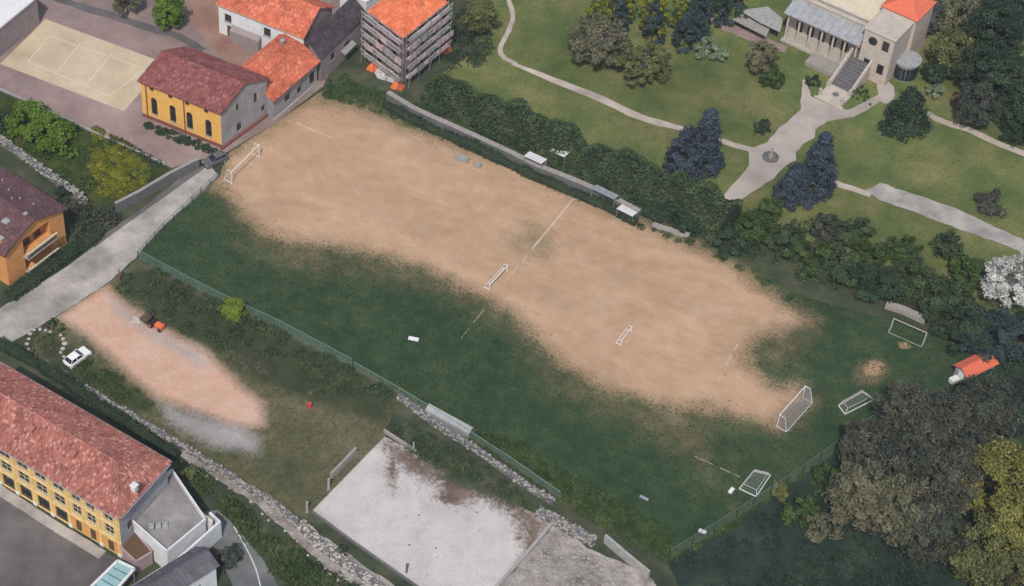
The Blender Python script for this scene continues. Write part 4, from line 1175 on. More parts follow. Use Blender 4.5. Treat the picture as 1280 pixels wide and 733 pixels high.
# white outer wall, then dark-roofed house
def wall_run(name, label, pts_px, h, w, mat, cat='wall', cap=None, group=None, z0=0.0, zpix=None):
    """masonry wall along pixels of its top edge"""
    pts = [Vector((q.x, q.y, 0)) for q in pix(pts_px, h if zpix is None else zpix)]
    o = pts[0]; t = thing(name, label, cat, o, 0, group); 
    L = ribbon_pts(pts, w); n = len(pts)
    mb = MB()
    lo = [(p.x-o.x, p.y-o.y, z0) for p in L]; hi = [(p.x-o.x, p.y-o.y, h) for p in L]
    for i in range(n - 1):
        a, b, c, d = i, i+1, 2*n-2-i, 2*n-1-i
        mb.add([hi[a],hi[b],hi[c],hi[d]], [(3,2,1,0)])
        mb.add([lo[a],lo[b],hi[b],hi[a]], [(3,2,1,0)]); mb.add([lo[d],lo[c],hi[c],hi[d]], [(0,1,2,3)])
    mb.add([lo[0],lo[2*n-1],hi[2*n-1],hi[0]], [(0,1,2,3)]); mb.add([lo[n-1],lo[n],hi[n],hi[n-1]], [(3,2,1,0)])
    mb.build('wall', mat, t)
    if cap:
        Lc = ribbon_pts(pts, w + .14)
        for i in range(n - 1):
            seg = pts[i+1] - pts[i]; k = max(1, int(seg.length / 1.4)); d = seg.normalized()
            for j in range(k):
                p, q = pts[i] + seg * (j / k) + d * .015 - o, pts[i] + seg * ((j + 1) / k) - d * .015 - o
                m2 = MB(); m2.beam((p.x, p.y, h + .05), (q.x, q.y, h + .05), w + .14, .096); m2.build('coping_stone', cap, t)
    return t
wall_run('boundary_wall', 'white rendered wall between the terrace and the driveway', [(213,706),(275,651),(262,640)], 3.4, .3, M['white_r'])
wall_run('boundary_wall', 'white rendered wall with yellowed coping up to the driveway bend', [(237,630),(265,652)], 3.8, .3, M['white_r'], cap=M['cream_paint'])
H10 = House('house', 'house with dark grey sheet roof below the white terrace wall', (190,760), (275,707), (246,683), 4.4, .4, .3)
H10.gable_roof(1.4, M['t_grey'], tw=.6, th=1.2)
for f in ('front', 'right', 'back', 'left'):
    Lx = H10.faces[f][2]; op = [(Lx*.3, 1.0, 1.1, 1.4), (Lx*.7, 1.0, 1.1, 1.4)]
    H10.wall(f, H10.wall_h, op, M['white_r'], (H10.Ww/2, 5.75) if f in ('right', 'left') else None)
    for (x, z, w, h) in op: H10.window(f, x, z, w, h, M['timber'], sill=M['conc'])
flat_block('garage', 'low flat grey-roofed garage beside the dark-roofed house', [(206,708),(214,716),(180,760),(158,738)], 3.4, M['white_r'], M['t_grey'], cat='garage', par=.15)
H10.done()
# teal glazed canopy in front
t = thing('glass_canopy', 'long teal glazed canopy with white rim at the corner of the square', 'canopy', P(135,735,0))
cpx = [(147,701),(168,711),(118,768),(95,752)]
cp = [P(x, y, 2.8) - Vector((t.location.x, t.location.y, 0)) for x, y in cpx]
for i in range(4):
    mb = MB(); mb.beam(cp[i], cp[(i+1)%4], .3, .35); mb.build('rim', M['white'], t)
    mb = MB(); q = cp[i]*.96; mb.tube((q.x,q.y,0),(q.x,q.y,2.65),.08,.08,8); mb.build('post', M['galv'], t)
for k in range(7):
    f0, f1 = k/7 + .008, (k+1)/7 - .008
    a, b = cp[0].lerp(cp[3], f0), cp[0].lerp(cp[3], f1); c, d = cp[1].lerp(cp[2], f1), cp[1].lerp(cp[2], f0)
    mb = MB(); mb.add([x + Vector((0,0,.03)) for x in (a,b,c,d)] + [x - Vector((0,0,.03)) for x in (a,b,c,d)], [(3,2,1,0),(4,5,6,7),(0,1,5,4),(1,2,6,5),(2,3,7,6),(3,0,4,7)]); mb.build('glass_panel', M['teal_glass'], t)
flat_block('outbuilding', 'low brown-roofed outbuilding between the yellow front and the terrace', [(150,655),(168,664),(190,690),(170,702),(152,685)], 2.4, M['mauve_r'], M['timber'], cat='building', par=.15)

# ---------------------------------------------------------------- villa in the park
VO = P(976, 53); vr = P(1064, 93); vu = (vr - VO); VL = vu.length; vu.normalize(); vv = Vector((-vu.y, vu.x, 0)); vang = math.atan2(vu.y, vu.x)
V = thing('villa', 'cream stone villa with pale metal veranda roof above the park steps', 'villa', VO, vang)
def vb(name, x0, x1, y0, y1, z0, z1, mat, ch=.06, parent=V): return MB().bbox(x0, x1, y0, y1, z0, z1, ch).build(name, mat, parent)
vb('wall', -1.0, VL+1.5, 3.4, 15, 0, 7.4, M['cream_r'])
vb('veranda_floor', -.3, VL, .3, 3.4, 0, .5, M['pale_stone'])
for k in range(7):
    x = .2 + (VL - .6) * k / 6; c = MB(); c.lathe([(.26,.5),(.26,.7),(.19,.8),(.17,4.9),(.26,5.1),(.28,5.3)], 10, (x, .7, 0)); c.build('column', M['cream_r'], V)
    if k < 6: 
        w = MB(); x2 = x + (VL-.6)/12; w.box(x2-.55, x2+.55, 3.30, 3.38, .9, 3.6); o = w.build('window', M['dark_metal'], V)
        p = MB(); p.box(x2-.45, x2+.45, 3.26, 3.29, 1.0, 3.5); p.build('pane', M['glass'], o)
vb('entablature', -.3, VL+.1, .35, 1.05, 5.3, 5.9, M['cream_r'])
mb = MB(); rows = 10
for k in range(rows):   # standing-seam sheets, each its own piece
    x0 = -.5 + (VL+.6)*k/rows + .02; x1 = -.5 + (VL+.6)*(k+1)/rows - .02
    s = MB(); s.add([(x0,-.1,5.9),(x1,-.1,5.9),(x1,3.38,6.9),(x0,3.38,6.9),(x0,-.1,6.0),(x1,-.1,6.0),(x1,3.38,7.0),(x0,3.38,7.0)], [(3,2,1,0),(4,5,6,7),(0,1,5,4),(1,2,6,5),(2,3,7,6),(3,0,4,7)])
    s.build('roof_sheet', M['pale_metal'], V)
vb('cornice', -1.2, VL+1.7, 3.2, 15.2, 7.4, 7.75, M['cream_r'])
vb('roof_terrace', -.6, VL+1.1, 3.8, 14.6, 7.76, 7.82, M['cream_paint'], .01)
for (a, b) in (((-1.1,3.35),(VL+1.6,3.35)),):
    for k in range(26):
        f = k/25; x = a[0]+(b[0]-a[0])*f; c = MB(); c.lathe([(.05,0),(.1,.25),(.05,.5),(.07,.7)], 6, (x, 3.45, 7.75)); c.build('baluster', M['cream_r'], V)
    vb('handrail', a[0], b[0], 3.33, 3.57, 8.45, 8.6, M['cream_r'], .03)
vb('skylight', 1.0, 4.2, 6.0, 8.2, 7.82, 8.3, m_plain('blue_skylight', (.25,.42,.55), (.2,.34,.45), 1, .3), .15)
# tower bay at the right with dark window and coral roof
TX = VL + .3
vb('tower', TX, TX+5.2, .6, 6.4, 0, 9.2, M['cream_r'])
w = MB(); w.lathe([(.75,0),(.75,.08)], 16); o = w.build('round_window', M['dark_metal'], V, (TX+1.7, .58, 7.5)); o.rotation_euler = (math.pi/2, 0, 0)
w = MB(); w.lathe([(.65,.08),(.65,.1)], 16); w.build('pane', M['glass'], o)
for (x, z) in ((TX+3.9, 6.6), (TX+3.9, 2.0), (TX+1.5, 2.0)):
    w = MB(); w.box(x-.55, x+.55, .52, .6, z, z+1.8); o = w.build('window', M['timber'], V); p = MB(); p.box(x-.45, x+.45, .49, .515, z+.1, z+1.7); p.build('pane', M['glass'], o)
vb('tower_cornice', TX-.2, TX+5.4, .4, 6.6, 9.2, 9.5, M['cream_r'])
mb = MB(); mb.lathe([(4.6,0),(4.6,.15),(.05,1.7)], 4, (TX+2.6, 9.9, 9.5), math.pi/4); mb.build('roof', M['coral_roof'], V)
mb = MB(); mb.lathe([(4.2,0),(4.2,9.5)], 4, (TX+2.6, 9.9, 0), math.pi/4); mb.build('rear_wing', M['cream_r'], V)
# curved balcony and its dark archway
mb = MB(); mb.lathe([(1.9,0),(1.9,3.0),(2.2,3.1),(2.2,3.4),(1.9,3.4)], 18, (TX+6.3, 5.2, 0)); mb.build('bay', M['pale_metal'], V)
for k in range(9):
    a = -2.6 + 1.0*k*.33; w = MB(); w.box(-.28,.28,-.05,.05,.3,2.6); o = w.build('bay_window', M['glass'], V, (TX+6.3+1.93*math.cos(a), 5.2+1.93*math.sin(a), 0), a+math.pi/2)
vb('terrace', VL*.45, VL*1.0, -2.6, .25, 0, .9, M['stone'])
# grand stair
SX = 1.9
st0, st1 = P(1087,77), P(1048,115)     # top foot / bottom foot on the ground
sd_ = (st1 - st0); SL = sd_.length; sd_.normalize()
ST = thing('staircase', 'grand stone staircase with pale balustrades from the villa to the park', 'staircase', st0, math.atan2(sd_.y, sd_.x))
NS = 18
for k in range(NS):
    z1 = 5.0 * (1 - k / NS); x0 = SL * k / NS
    MB().bbox(x0, x0 + SL / NS, -1.7, 1.7, 0, z1, .03).build('step', M['dark_stone'], ST)
for sg in (-1, 1):
    mb = MB(); mb.beam((0, sg*1.9, 5.75), (SL, sg*1.9, .95), .36, .22); mb.build('handrail', M['pale_stone'], ST)
    mb = MB(); mb.add([(0,sg*1.72,0),(SL,sg*1.72,0),(SL,sg*1.72,.3),(0,sg*1.72,5.2),(0,sg*2.06,0),(SL,sg*2.06,0),(SL,sg*2.06,.3),(0,sg*2.06,5.2)], [(0,1,2,3),(7,6,5,4),(3,2,6,7),(1,5,6,2),(0,3,7,4)]); mb.build('side_wall', M['pale_stone'], ST)
    for k in range(15):
        x = SL*(k+.5)/15; z = 5.2 - 4.9*x/SL; b = MB(); b.lathe([(.07,0),(.13,.2),(.06,.4),(.09,.52)], 6, (x, sg*1.9, z-.02)); b.build('baluster', M['pale_stone'], ST)
    for x, z in ((0,5.2),(SL,0)):
        b = MB(); b.bbox(x-.28, x+.28, sg*1.9-.28, sg*1.9+.28, z if z else 0, z+1.15, .05); b.lathe([(.1,0),(.26,.2),(.2,.42),(.0,.5)], 8, (x, sg*1.9, z+1.13)); b.build('newel', M['pale_stone'], ST)
LD = thing('landing', 'cream stone landing with a dark star inlay at the foot of the stairs', 'landing', P(1045,119), vang)
MB().bbox(-2.1, 2.1, -2.1, 1.6, 0, .42, .05).build('slab', M['cream_r'], LD)
for (x0,x1,y0,y1) in ((-2.5,2.5,-2.5,-2.1),):
    MB().bbox(x0,x1,y0,y1,0,.2,.03).build('step', M['cream_r'], LD)
star = []
for k in range(16):
    r = .85 if k % 2 == 0 else .38; a = k*math.pi/8; star.append((r*math.cos(a), r*math.sin(a)-.3))
MB().prism(star, .421, .428).build('inlay', M['dark_stone'], LD)
for x in (-1.95, 1.95):
    b = MB(); b.bbox(x-.2,x+.2,-2.05,-1.65,.42,1.1,.04); b.lathe([(.1,0),(.3,.25),(.24,.5),(.0,.55)], 8, (x,-1.85,1.1)); b.build('urn', M['pale_stone'], LD)
# white awnings left of the villa
for (q, lb, h) in (([(925,13),(960,8),(979,24),(975,40),(950,28)], 'large grey awning beside the villa veranda', 2.6), ([(915,24),(928,18),(962,36),(958,46)], 'long low grey awning in front of the large one by the villa', 1.8)):
    pts = [P(x, y, h) for x, y in q]; o = sum(pts, Vector())/len(pts); t = thing('awning', lb, 'awning', (o.x, o.y, 0))
    mb = MB(); mb.prism([((p.x-o.x), (p.y-o.y)) for p in pts], h-.05, h+.05); mb.build('canvas', M['stone'] if h < 2.2 else M['conc'], t)
    for p in pts: b = MB(); b.tube(((p.x-o.x)*.93,(p.y-o.y)*.93,0),((p.x-o.x)*.93,(p.y-o.y)*.93,h-.04),.05,.05,6); b.build('post', M['galv'], t)
# statue on the gravel
t = thing('fountain', 'small dark stone statue in a low basin on the gravel crossing', 'fountain', P(963,197))
mb = MB(); mb.lathe([(1.2,0),(1.25,.3),(1.05,.34),(1.0,.16),(.0,.16)], 16); mb.build('basin', M['dark_stone'], t)
mb = MB(); mb.lathe([(.42,.1),(.36,.7),(.3,.8),(.24,.85),(.27,1.2),(.22,1.5),(.26,1.75),(.12,1.9),(.16,2.1),(.0,2.25)], 10); mb.build('figure', M['stone'], t)

# ---------------------------------------------------------------- walls round the pitch and yards
WL = smooth_line(pix([(485,113),(520,134),(560,152),(600,170),(645,191),(668,203),(705,217),(760,241),(800,262)], 2.0), 2)
wt = [((CX_PX + 0), 0)]
def world_wall(name, label, pts, h, w, mat, cat='wall', cap=None, group=None):
    o = pts[0].copy(); o.z = 0; t = thing(name, label, cat, o, 0, group); n = len(pts)
    L = ribbon_pts(pts, w); lo = [(p.x-o.x, p.y-o.y, 0) for p in L]; hi = [(p.x-o.x, p.y-o.y, h) for p in L]; mb = MB()
    for i in range(n-1):
        a, b, c, d = i, i+1, 2*n-2-i, 2*n-1-i
        mb.add([hi[a],hi[b],hi[c],hi[d]], [(3,2,1,0)]); mb.add([lo[a],lo[b],hi[b],hi[a]], [(3,2,1,0)]); mb.add([lo[d],lo[c],hi[c],hi[d]], [(0,1,2,3)])
    mb.add([lo[0],lo[2*n-1],hi[2*n-1],hi[0]], [(0,1,2,3)]); mb.add([lo[n-1],lo[n],hi[n],hi[n-1]], [(3,2,1,0)])
    mb.build('wall', mat, t)
    if cap:
        for i in range(n-1):
            seg = pts[i+1]-pts[i]; seg.z = 0; k = max(1, int(seg.length/2.0)); d = seg.normalized()
            for j in range(k):
                p, q = pts[i]+seg*(j/k)+d*.02-o, pts[i]+seg*((j+1)/k)-d*.02-o; m2 = MB()
                m2.beam((p.x,p.y,h+.05+rnd.uniform(-.012,.012)),(q.x,q.y,h+.05+rnd.uniform(-.012,.012)), w+.1, .1); m2.build('coping_slab', cap, t)
    return t
world_wall('terrace_wall', 'grey concrete terrace wall along the upper side of the pitch below the hedge', WL, 1.7, .75, M['dark_stone'], cap=M['stone'])
ivy = [p + Vector((-.5, -1.15, 0)) for p in WL]
hedge('ivy', 'dark ivy and weeds at the foot of the terrace wall by the hedge', [Vector((p.x, p.y, 0)) for p in ivy], 1.3, 1.35, M['leaf_dark'], M['leaf_hedge_core'], 60, .22, 'ivy', seed=21, uneven=.8)

def stone_wall(name, label, pts_px, h, w, mat, size=.32, dens=9, seed=2, cat='wall'):
    """a wall of tumbled stones"""
    pts = pix(pts_px); o = pts[0].copy(); t = thing(name, label, cat, o); rng = np.random.default_rng(seed); mb = MB(); core = MB()
    for i in range(len(pts)-1):
        seg = pts[i+1]-pts[i]; L = seg.length; d = seg.normalized(); n = Vector((-d.y, d.x, 0))
        core.beam(pts[i]-o+Vector((0,0,h*.38)), pts[i+1]-o+Vector((0,0,h*.38)), w*.8, h*.76)
        for k in range(int(L*dens)):
            p = pts[i]-o+d*(rng.random()*L)+n*(rng.uniform(-.5,.5)*w); z = rng.random()**.6*h*(1-.3*abs(rng.normal())*.3)
            mb.rock((p.x,p.y,max(.03,z*.9)), size*(.3+.8*rng.random()**2), rng, .6)
    core.build('wall_core', M['dark_stone'], t)
    s = mb.build('stones', mat, t); s['kind'] = 'stuff'; return t
stone_wall('rubble_wall', 'long tumbled stone wall between the palazzo hedge and the gravel yard', [(78,470),(140,508),(205,546),(270,586),(335,628),(372,655)], .9, .9, M['stone'], .26, 30, 3)
stone_wall('rubble_wall', 'rough stone bank along the lower edge of the concrete slab', [(374,656),(400,682),(440,712),(490,748)], .8, 1.6, M['pale_stone'], .26, 44, 4)
stone_wall('rubble_wall', 'broken rubble wall where the slab meets the pitch bank', [(672,642),(705,660),(742,680)], 1.3, 1.4, M['stone'], .24, 70, 5)
stone_wall('rubble_wall', 'grey stone retaining wall along the foot of the pitch bank', [(498,498),(540,530),(600,568),(660,612),(692,630)], 1.3, .7, M['stone'], .25, 28, 6)
wall_run('retaining_wall', 'tilted grey concrete wall piece at the end of the pitch bank', [(757,668),(785,692),(812,714)], 1.6, .35, M['conc'])
stone_wall('garden_wall', 'old grey stone wall between the garden and the orange house', [(-30,160),(0,178),(40,206),(75,232),(108,256)], 1.7, .9, M['stone'], .28, 34, 7)
wall_run('garden_wall', 'pale coped garden wall beside the road and the hall forecourt', [(144,254),(175,238),(212,216),(248,198)], 1.9, .35, M['dark_stone'], cap=M['stone'])
wall_run('garden_wall', 'low grey kerb wall between the flower garden and the paved court', [(0,112),(60,139),(120,167),(207,206)], .35, .25, M['conc'], zpix=0)
# slab edges and posts
wall_run('slab_kerb', 'dark concrete kerb along the lower edge of the bare slab', [(390,640),(440,677),(490,712),(540,747)], .3, .28, M['dark_stone'], cat='kerb', zpix=0)
wall_run('slab_kerb', 'grey concrete upstand between the slab and the rubble yard', [(690,656),(655,697),(618,738)], .55, .4, M['conc'], cat='kerb', zpix=0)
wall_run('wall_stub', 'pale concrete wall stub on the slab edge by the dry grass', [(414,598),(430,582),(445,566)], 1.2, .35, M['stone'], zpix=0)
wall_run('wall_stub', 'short concrete upstand at the top corner of the slab', [(480,540),(500,553),(520,566)], .6, .3, M['stone'], zpix=0)
def post(px, py, h, w, mat, label, name='concrete_post', cat='post', group=None):
    mb = MB(); mb.bbox(-w/2, w/2, -w/2, w/2, 0, h, .05); mb.bbox(-w*.7, w*.7, -w*.7, w*.7, 0, .15, .03)
    return tag(mb.build(name, mat, None, P(px, py), -.4), label, cat, group)
post(384, 640, 2.2, .28, M['conc'], 'square concrete post at the lower left corner of the slab')
post(411, 612, 2.4, .28, M['conc'], 'tall concrete post beside the wall stub on the slab edge')
post(508, 716, 2.0, .2, M['dark_stone'], 'thin dark post standing on the kerb of the slab')
post(517, 562, 1.6, .2, M['conc'], 'thin post by the weeds at the top of the slab')
mb = MB(); mb.box(-.08,.08,-.08,.08,0,2.4); mb.bbox(-.13,.13,-.13,.13,2.4,2.5,.02)
tag(mb.build('gate_post', m_plain('red_painted_steel', (.36,.07,.04), (.26,.05,.03), 4, .6), None, P(150,352)), 'red painted steel gate post at the road end of the yard hedge', 'post')

# ring of boulders round the planted island
isl = thing('stone_border', 'ring of pale boulders round the planted island by the white car', 'border', P(52,432)); rng = np.random.default_rng(12)
for (px, py) in ((36,424),(34,430),(35,437),(38,444),(42,450),(47,455),(53,460),(60,464),(38,418),(43,413),(50,412),(57,413),(63,415),(76,419),(79,424),(81,430),(79,436),(76,441),(80,446)):
    q = P(px, py) - isl.location; s = MB(); s.rock((0,0,.15), .34*(.7+.5*rng.random()), rng); s.build('boulder', M['pale_stone'], isl, q)

# fences
def fence(name, label, pts_px, h, sp, pm, wm, wire=.3, cat='fence', r=.05, thick=.016, top=True):
    pts = pix(pts_px); o = pts[0].copy(); t = thing(name, label, cat, o); mb = MB()
    rg = random.Random(len(pts_px))
    for i in range(len(pts)-1):
        seg = pts[i+1]-pts[i]; L = seg.length; n = max(1, round(L/sp))
        for j in range(n + (1 if i == len(pts)-2 else 0)):
            p = pts[i]+seg*(j/n)-o; q = MB(); lean = Vector((rg.uniform(-.06,.06), rg.uniform(-.06,.06), h)); q.tube((p.x,p.y,0), p+lean, r, r, 6); q.build('post', pm, t)
        m = int(L/wire)
        for j in range(m):
            p = pts[i]+seg*((j+.5)/m)-o; mb.tube((p.x,p.y,.05),(p.x,p.y,h-.05),thick,thick,3,False)
        for z in np.arange(.1, h, wire):
            mb.tube(pts[i]-o+Vector((0,0,z)), pts[i+1]-o+Vector((0,0,z)), thick, thick, 3, False)
        if top:
            q = MB(); q.tube(pts[i]-o+Vector((0,0,h)), pts[i+1]-o+Vector((0,0,h)), r*.8, r*.8, 6); q.build('top_rail', wm, t)
    mb.build('wire_mesh', wm, t); return t
fence('wire_fence', 'pale green wire mesh fence along the lower side of the pitch above the yard', [(174,324),(230,354),(290,384),(350,412),(440,460)], 1.9, 3.0, M['green_post'], M['green_wire'], .22)
fence('wire_fence', 'weathered mesh fence leaning above the retaining wall of the pitch', [(442,461),(500,494),(560,530),(640,582),(700,624)], 1.5, 3.0, M['green_post'], M['green_wire'], .26)
fence('wire_fence', 'dark mesh fence between the pitch and the wood', [(836,700),(920,648),(1003,593),(1068,546),(1130,501)], 2.2, 3.4, M['dark_metal'], M['green_post'], .35, thick=.013)
fence('wire_fence', 'low dark mesh fence between the road and the top end of the pitch', [(274,221),(240,253),(205,286),(172,322)], 1.3, 2.6, M['dark_metal'], M['green_post'], .3)

# ---------------------------------------------------------------- goals and pitch equipment
def net_panel(mb, a, b, c, d, n, m, t=.012, sag=.0):
    """cord grid on the quad a-b-c-d"""
    a, b, c, d = map(Vector, (a, b, c, d))
    for i in range(n+1):
        f = i/n; mb.tube(a.lerp(b, f), d.lerp(c, f), t, t, 3, False)
    for j in range(m+1):
        f = j/m; mb.tube(a.lerp(d, f), b.lerp(c, f), t, t, 3, False)
def goal(name, label, p, q, h, depth, dtop, net=True, r=.06, cell=.35, lying=False, group=None, side=1, mat='steel_white', cord=.012):
    """p, q: world feet of the two posts; the net hangs to the right of p->q"""
    d = (q-p); W = d.length; d.normalize(); ang = math.atan2(d.y, d.x)
    t = thing(name, label, 'goal', p, ang, group); s = side
    for x in (0, W):
        mb = MB(); mb.tube((x,0,0),(x,0,h),r,r,8); mb.build('post', M[mat], t)
        mb = MB(); mb.tube((x,0,h),(x,-s*dtop,h),r*.6,r*.6,6); mb.tube((x,-s*dtop,h),(x,-s*depth,.05),r*.6,r*.6,6); mb.tube((x,-s*depth,.05),(x,0,.05),r*.6,r*.6,6); mb.build('side_frame', M[mat], t)
    mb = MB(); mb.tube((-r,0,h),(W+r,0,h),r,r,8); mb.build('crossbar', M[mat], t)
    mb = MB(); mb.tube((0,-s*depth,.05),(W,-s*depth,.05),r*.6,r*.6,6); mb.build('ground_bar', M[mat], t)
    if net:
        mb = MB(); n = int(W/cell)
        net_panel(mb, (0,-s*dtop,h),(W,-s*dtop,h),(W,-s*depth,.08),(0,-s*depth,.08), n, int(h/cell), cord); net_panel(mb, (0,0,h),(W,0,h),(W,-s*dtop,h),(0,-s*dtop,h), n, max(1,int(dtop/cell)), cord)
        for x in (0, W): net_panel(mb, (x,0,h),(x,-s*dtop,h),(x,-s*depth,.08),(x,0,.08), 4, int(h/cell), cord)
        mb.build('net', M['net'], t)
    return t
goal('football_goal', 'full-size white goal with net standing at the wooded end of the pitch', P(971,533), P(1003,497), 2.44, 1.5, .8, side=1, r=.075, cell=.22, cord=.016, mat='white')
goal('football_goal', 'full-size white goal without net at the end by the hall', P(290,229), P(324,196), 2.44, 1.5, .7, net=False, side=-1, r=.075, mat='white')
goal('small_goal', 'small white goal frame standing on the halfway line', P(612,362), P(634,338), 1.1, .9, .4, net=False, r=.085, side=-1, mat='white')
goal('small_goal', 'small white broken goal frame on the bare earth before the penalty area', P(776,431), P(789,414), .9, .8, .35, net=False, r=.08, side=-1, mat='white')
goal('football_goal', 'white goal frame parked against the bushes by the concrete slab', P(1155,428), P(1114,410), 2.0, 1.0, .5, net=False, r=.05, side=-1)
def lying_goal(label, quad):
    pts = pix(quad); o = sum(pts, Vector())/4; t = thing('lying_goal', label, 'goal', o)
    pp = [x - o for x in pts]
    for i in range(4):
        a, b = pp[i], pp[(i+1)%4]; mb = MB(); mb.tube(a+Vector((0,0,.09)), b+Vector((0,0,.09)), .09, .09, 8); mb.build('tube', M['steel_white'], t)
        mb = MB(); q = a*.8; mb.tube(a+Vector((0,0,.1)), q+Vector((0,0,.85)), .05, .05, 6); q2 = b*.8; mb.tube(q+Vector((0,0,.85)), q2+Vector((0,0,.85)), .04, .04, 6); mb.build('frame_bar', M['steel_white'], t)
    mb = MB(); q = [x*.8+Vector((0,0,.85)) for x in pp]; net_panel(mb, *q, 12, 6, .014)
    for i in range(4): net_panel(mb, pp[i]+Vector((0,0,.1)), pp[(i+1)%4]+Vector((0,0,.1)), q[(i+1)%4], q[i], 8, 2, .012)
    mb.build('net', M['net'], t); return t
lying_goal('white five-a-side goal lying face down near the penalty spot of the wooded end', [(1048,507),(1078,490),(1092,500),(1056,518)])
lying_goal('white five-a-side goal lying face down on the grass by the pitch corner', [(924,611),(942,589),(963,594),(945,621)])
def slab_item(name, label, px, py, w, d, h, rz, mat, cat):
    mb = MB(); mb.bbox(-w/2,w/2,-d/2,d/2,.02,h,.05); mb.box(-w/2+.08,-w/2+.2,-d/2+.05,d/2-.05,0,.02); mb.box(w/2-.2,w/2-.08,-d/2+.05,d/2-.05,0,.02)
    return tag(mb.build(name, mat, None, P(px, py), rz), label, cat)
slab_item('kit_bag', 'small white kit bag on the grass beside the lying goal in the corner', 914, 614, .9, .5, .4, .9, M['white'], 'bag')
slab_item('sheet_bundle', 'white folded sheet lying on the dark grass below the halfway line', 517, 424, 1.5, .6, .25, -.3, M['white'], 'bundle')
slab_item('kit_bag', 'pale bag near the fence corner of the pitch', 878, 665, 1.0, .45, .35, -.4, M['white'], 'bag')
slab_item('kit_bag', 'long pale bag on the grass bank by the lower touchline', 805, 623, 1.3, .35, .3, -.6, M['galv'], 'bag')
# bench shelter on the lower touchline
def shelter(name, label, a_px, b_px, depth, h, roofm, wallm, seat=True, cat='shelter', open_front=1, z0=0.0):
    a, b = P(*a_px), P(*b_px); d = b-a; W = d.length; t = thing(name, label, cat, a, math.atan2(d.y, d.x))
    y = depth*open_front
    k = max(2, int(W/1.5))
    for i in range(k):
        x0, x1 = W*i/k+.01, W*(i+1)/k-.01
        s = MB(); s.add([(x0,-.25*open_front,h),(x1,-.25*open_front,h),(x1,y,h-.35),(x0,y,h-.35)]+[(x0,-.25*open_front,h+.06),(x1,-.25*open_front,h+.06),(x1,y,h-.29),(x0,y,h-.29)], [(3,2,1,0),(4,5,6,7),(0,1,5,4),(1,2,6,5),(2,3,7,6),(3,0,4,7)]); s.build('roof_panel', roofm, t)
    MB().box(0, W, min(y-.06*open_front, y), max(y-.06*open_front, y), .05, h-.36).build('back_panel', wallm, t)
    for x in (.04, W-.04): m_ = MB(); m_.tube((x,0,0),(x,0,h-.02),.05,.05,6); m_.build('post', M['galv'], t)
    if seat:
        m_ = MB(); m_.box(.2,W-.2,min(y*.5,y*.9),max(y*.5,y*.9),.42,.48); m_.box(.3,.4,min(y*.55,y*.85),max(y*.55,y*.85),0,.42); m_.box(W-.4,W-.3,min(y*.55,y*.85),max(y*.55,y*.85),0,.42); m_.build('bench', M['timber'], t)
    return t
shelter('bench_shelter', 'long pale grey bench shelter on the grass by the lower touchline', (537,512), (592,542), -1.2, 1.5, M['pale_metal'], M['pale_metal'])
shelter('dugout', 'team dugout with pale blue-white roof below the hedge', (654,212), (676,222), 1.5, 3.0, M['white'], M['galv'])
shelter('dugout', 'team dugout with bright white roof beside the hedge', (686,208), (704,216), 1.6, 3.4, M['white'], M['white_r'])
shelter('dugout', 'open frame stand with grey bench roof by the halfway line', (738,252), (766,266), 1.3, 2.9, M['pale_metal'], M['dark_metal'])
shelter('dugout', 'low white-topped shed at the end of the terrace wall', (770,271), (790,281), 1.5, 1.9, M['white'], M['dark_stone'])
for (px, py, l, w, lb) in ((838,290,5.5,.8,'low concrete bench by the bushes along the upper touchline'),(577,200,2.0,1.0,'pale block of stone in the weeds of the upper touchline'),(597,208,1.0,.8,'small pale stone block in the weeds near the terrace wall')):
    mb = MB(); mb.bbox(-l/2,l/2,-w/2,w/2,0,.5,.06); mb.bbox(-l/2-.06,l/2+.06,-w/2-.06,w/2+.06,.5,.6,.03); tag(mb.build('stone_bench' if l > 3 else 'stone_block', M['stone'], None, P(px,py), -.42), lb, 'bench' if l > 3 else 'block')
for (px, py) in ((565,143),(573,147),(587,152)):
    mb = MB(); mb.lathe([(.3,0),(.36,.4),(.3,.85),(.1,.95)], 10); tag(mb.build('sack', M['white'], None, P(px,py,0)), 'white sack standing on the path behind the terrace wall', 'sack', 'white sacks by the hedge')
wall_run('concrete_slab_wall', 'grey concrete slab sunk among the bushes beyond the parked goal', [(1108,378),(1130,385),(1158,398)], .8, 1.0, M['stone'], cat='slab', zpix=.8)
# tool hut with coral roof
hp = P(1205,482); ht = thing('hut', 'small hut with bright coral roof behind the corner of the pitch', 'hut', hp, .52)
MB().box(0, 5.2, 0, 2.2, 0, 2.0).build('wall', M['grey_r'], ht)
s = MB(); s.add([(-.3,-.4,1.9),(5.5,-.4,1.9),(5.5,1.1,2.7),(-.3,1.1,2.7),(5.5,2.6,1.9),(-.3,2.6,1.9)], [(0,1,2,3),(3,2,4,5)]); o = s.build('roof', M['coral_roof'], ht)
for k in range(14): m_ = MB(); x = -.2+5.6*k/13; m_.beam((x,-.4,1.93),(x,1.1,2.73),.07,.06); m_.build('batten', M['coral_roof'], o)
s = MB(); s.add([(0,0,2.0),(0,2.2,2.0),(0,1.1,2.65)], [(0,1,2)]); s.add([(5.2,0,2.0),(5.2,2.2,2.0),(5.2,1.1,2.65)], [(2,1,0)]); s.build('gable', M['grey_r'], ht)
m_ = MB(); m_.box(-.06,0,.5,1.5,0,1.85); m_.build('door', M['white'], ht)
slab_item('white_drum', 'white plastic container beside the coral-roofed hut', 1192, 477, 1.2, .9, .8, .5, M['white'], 'container')

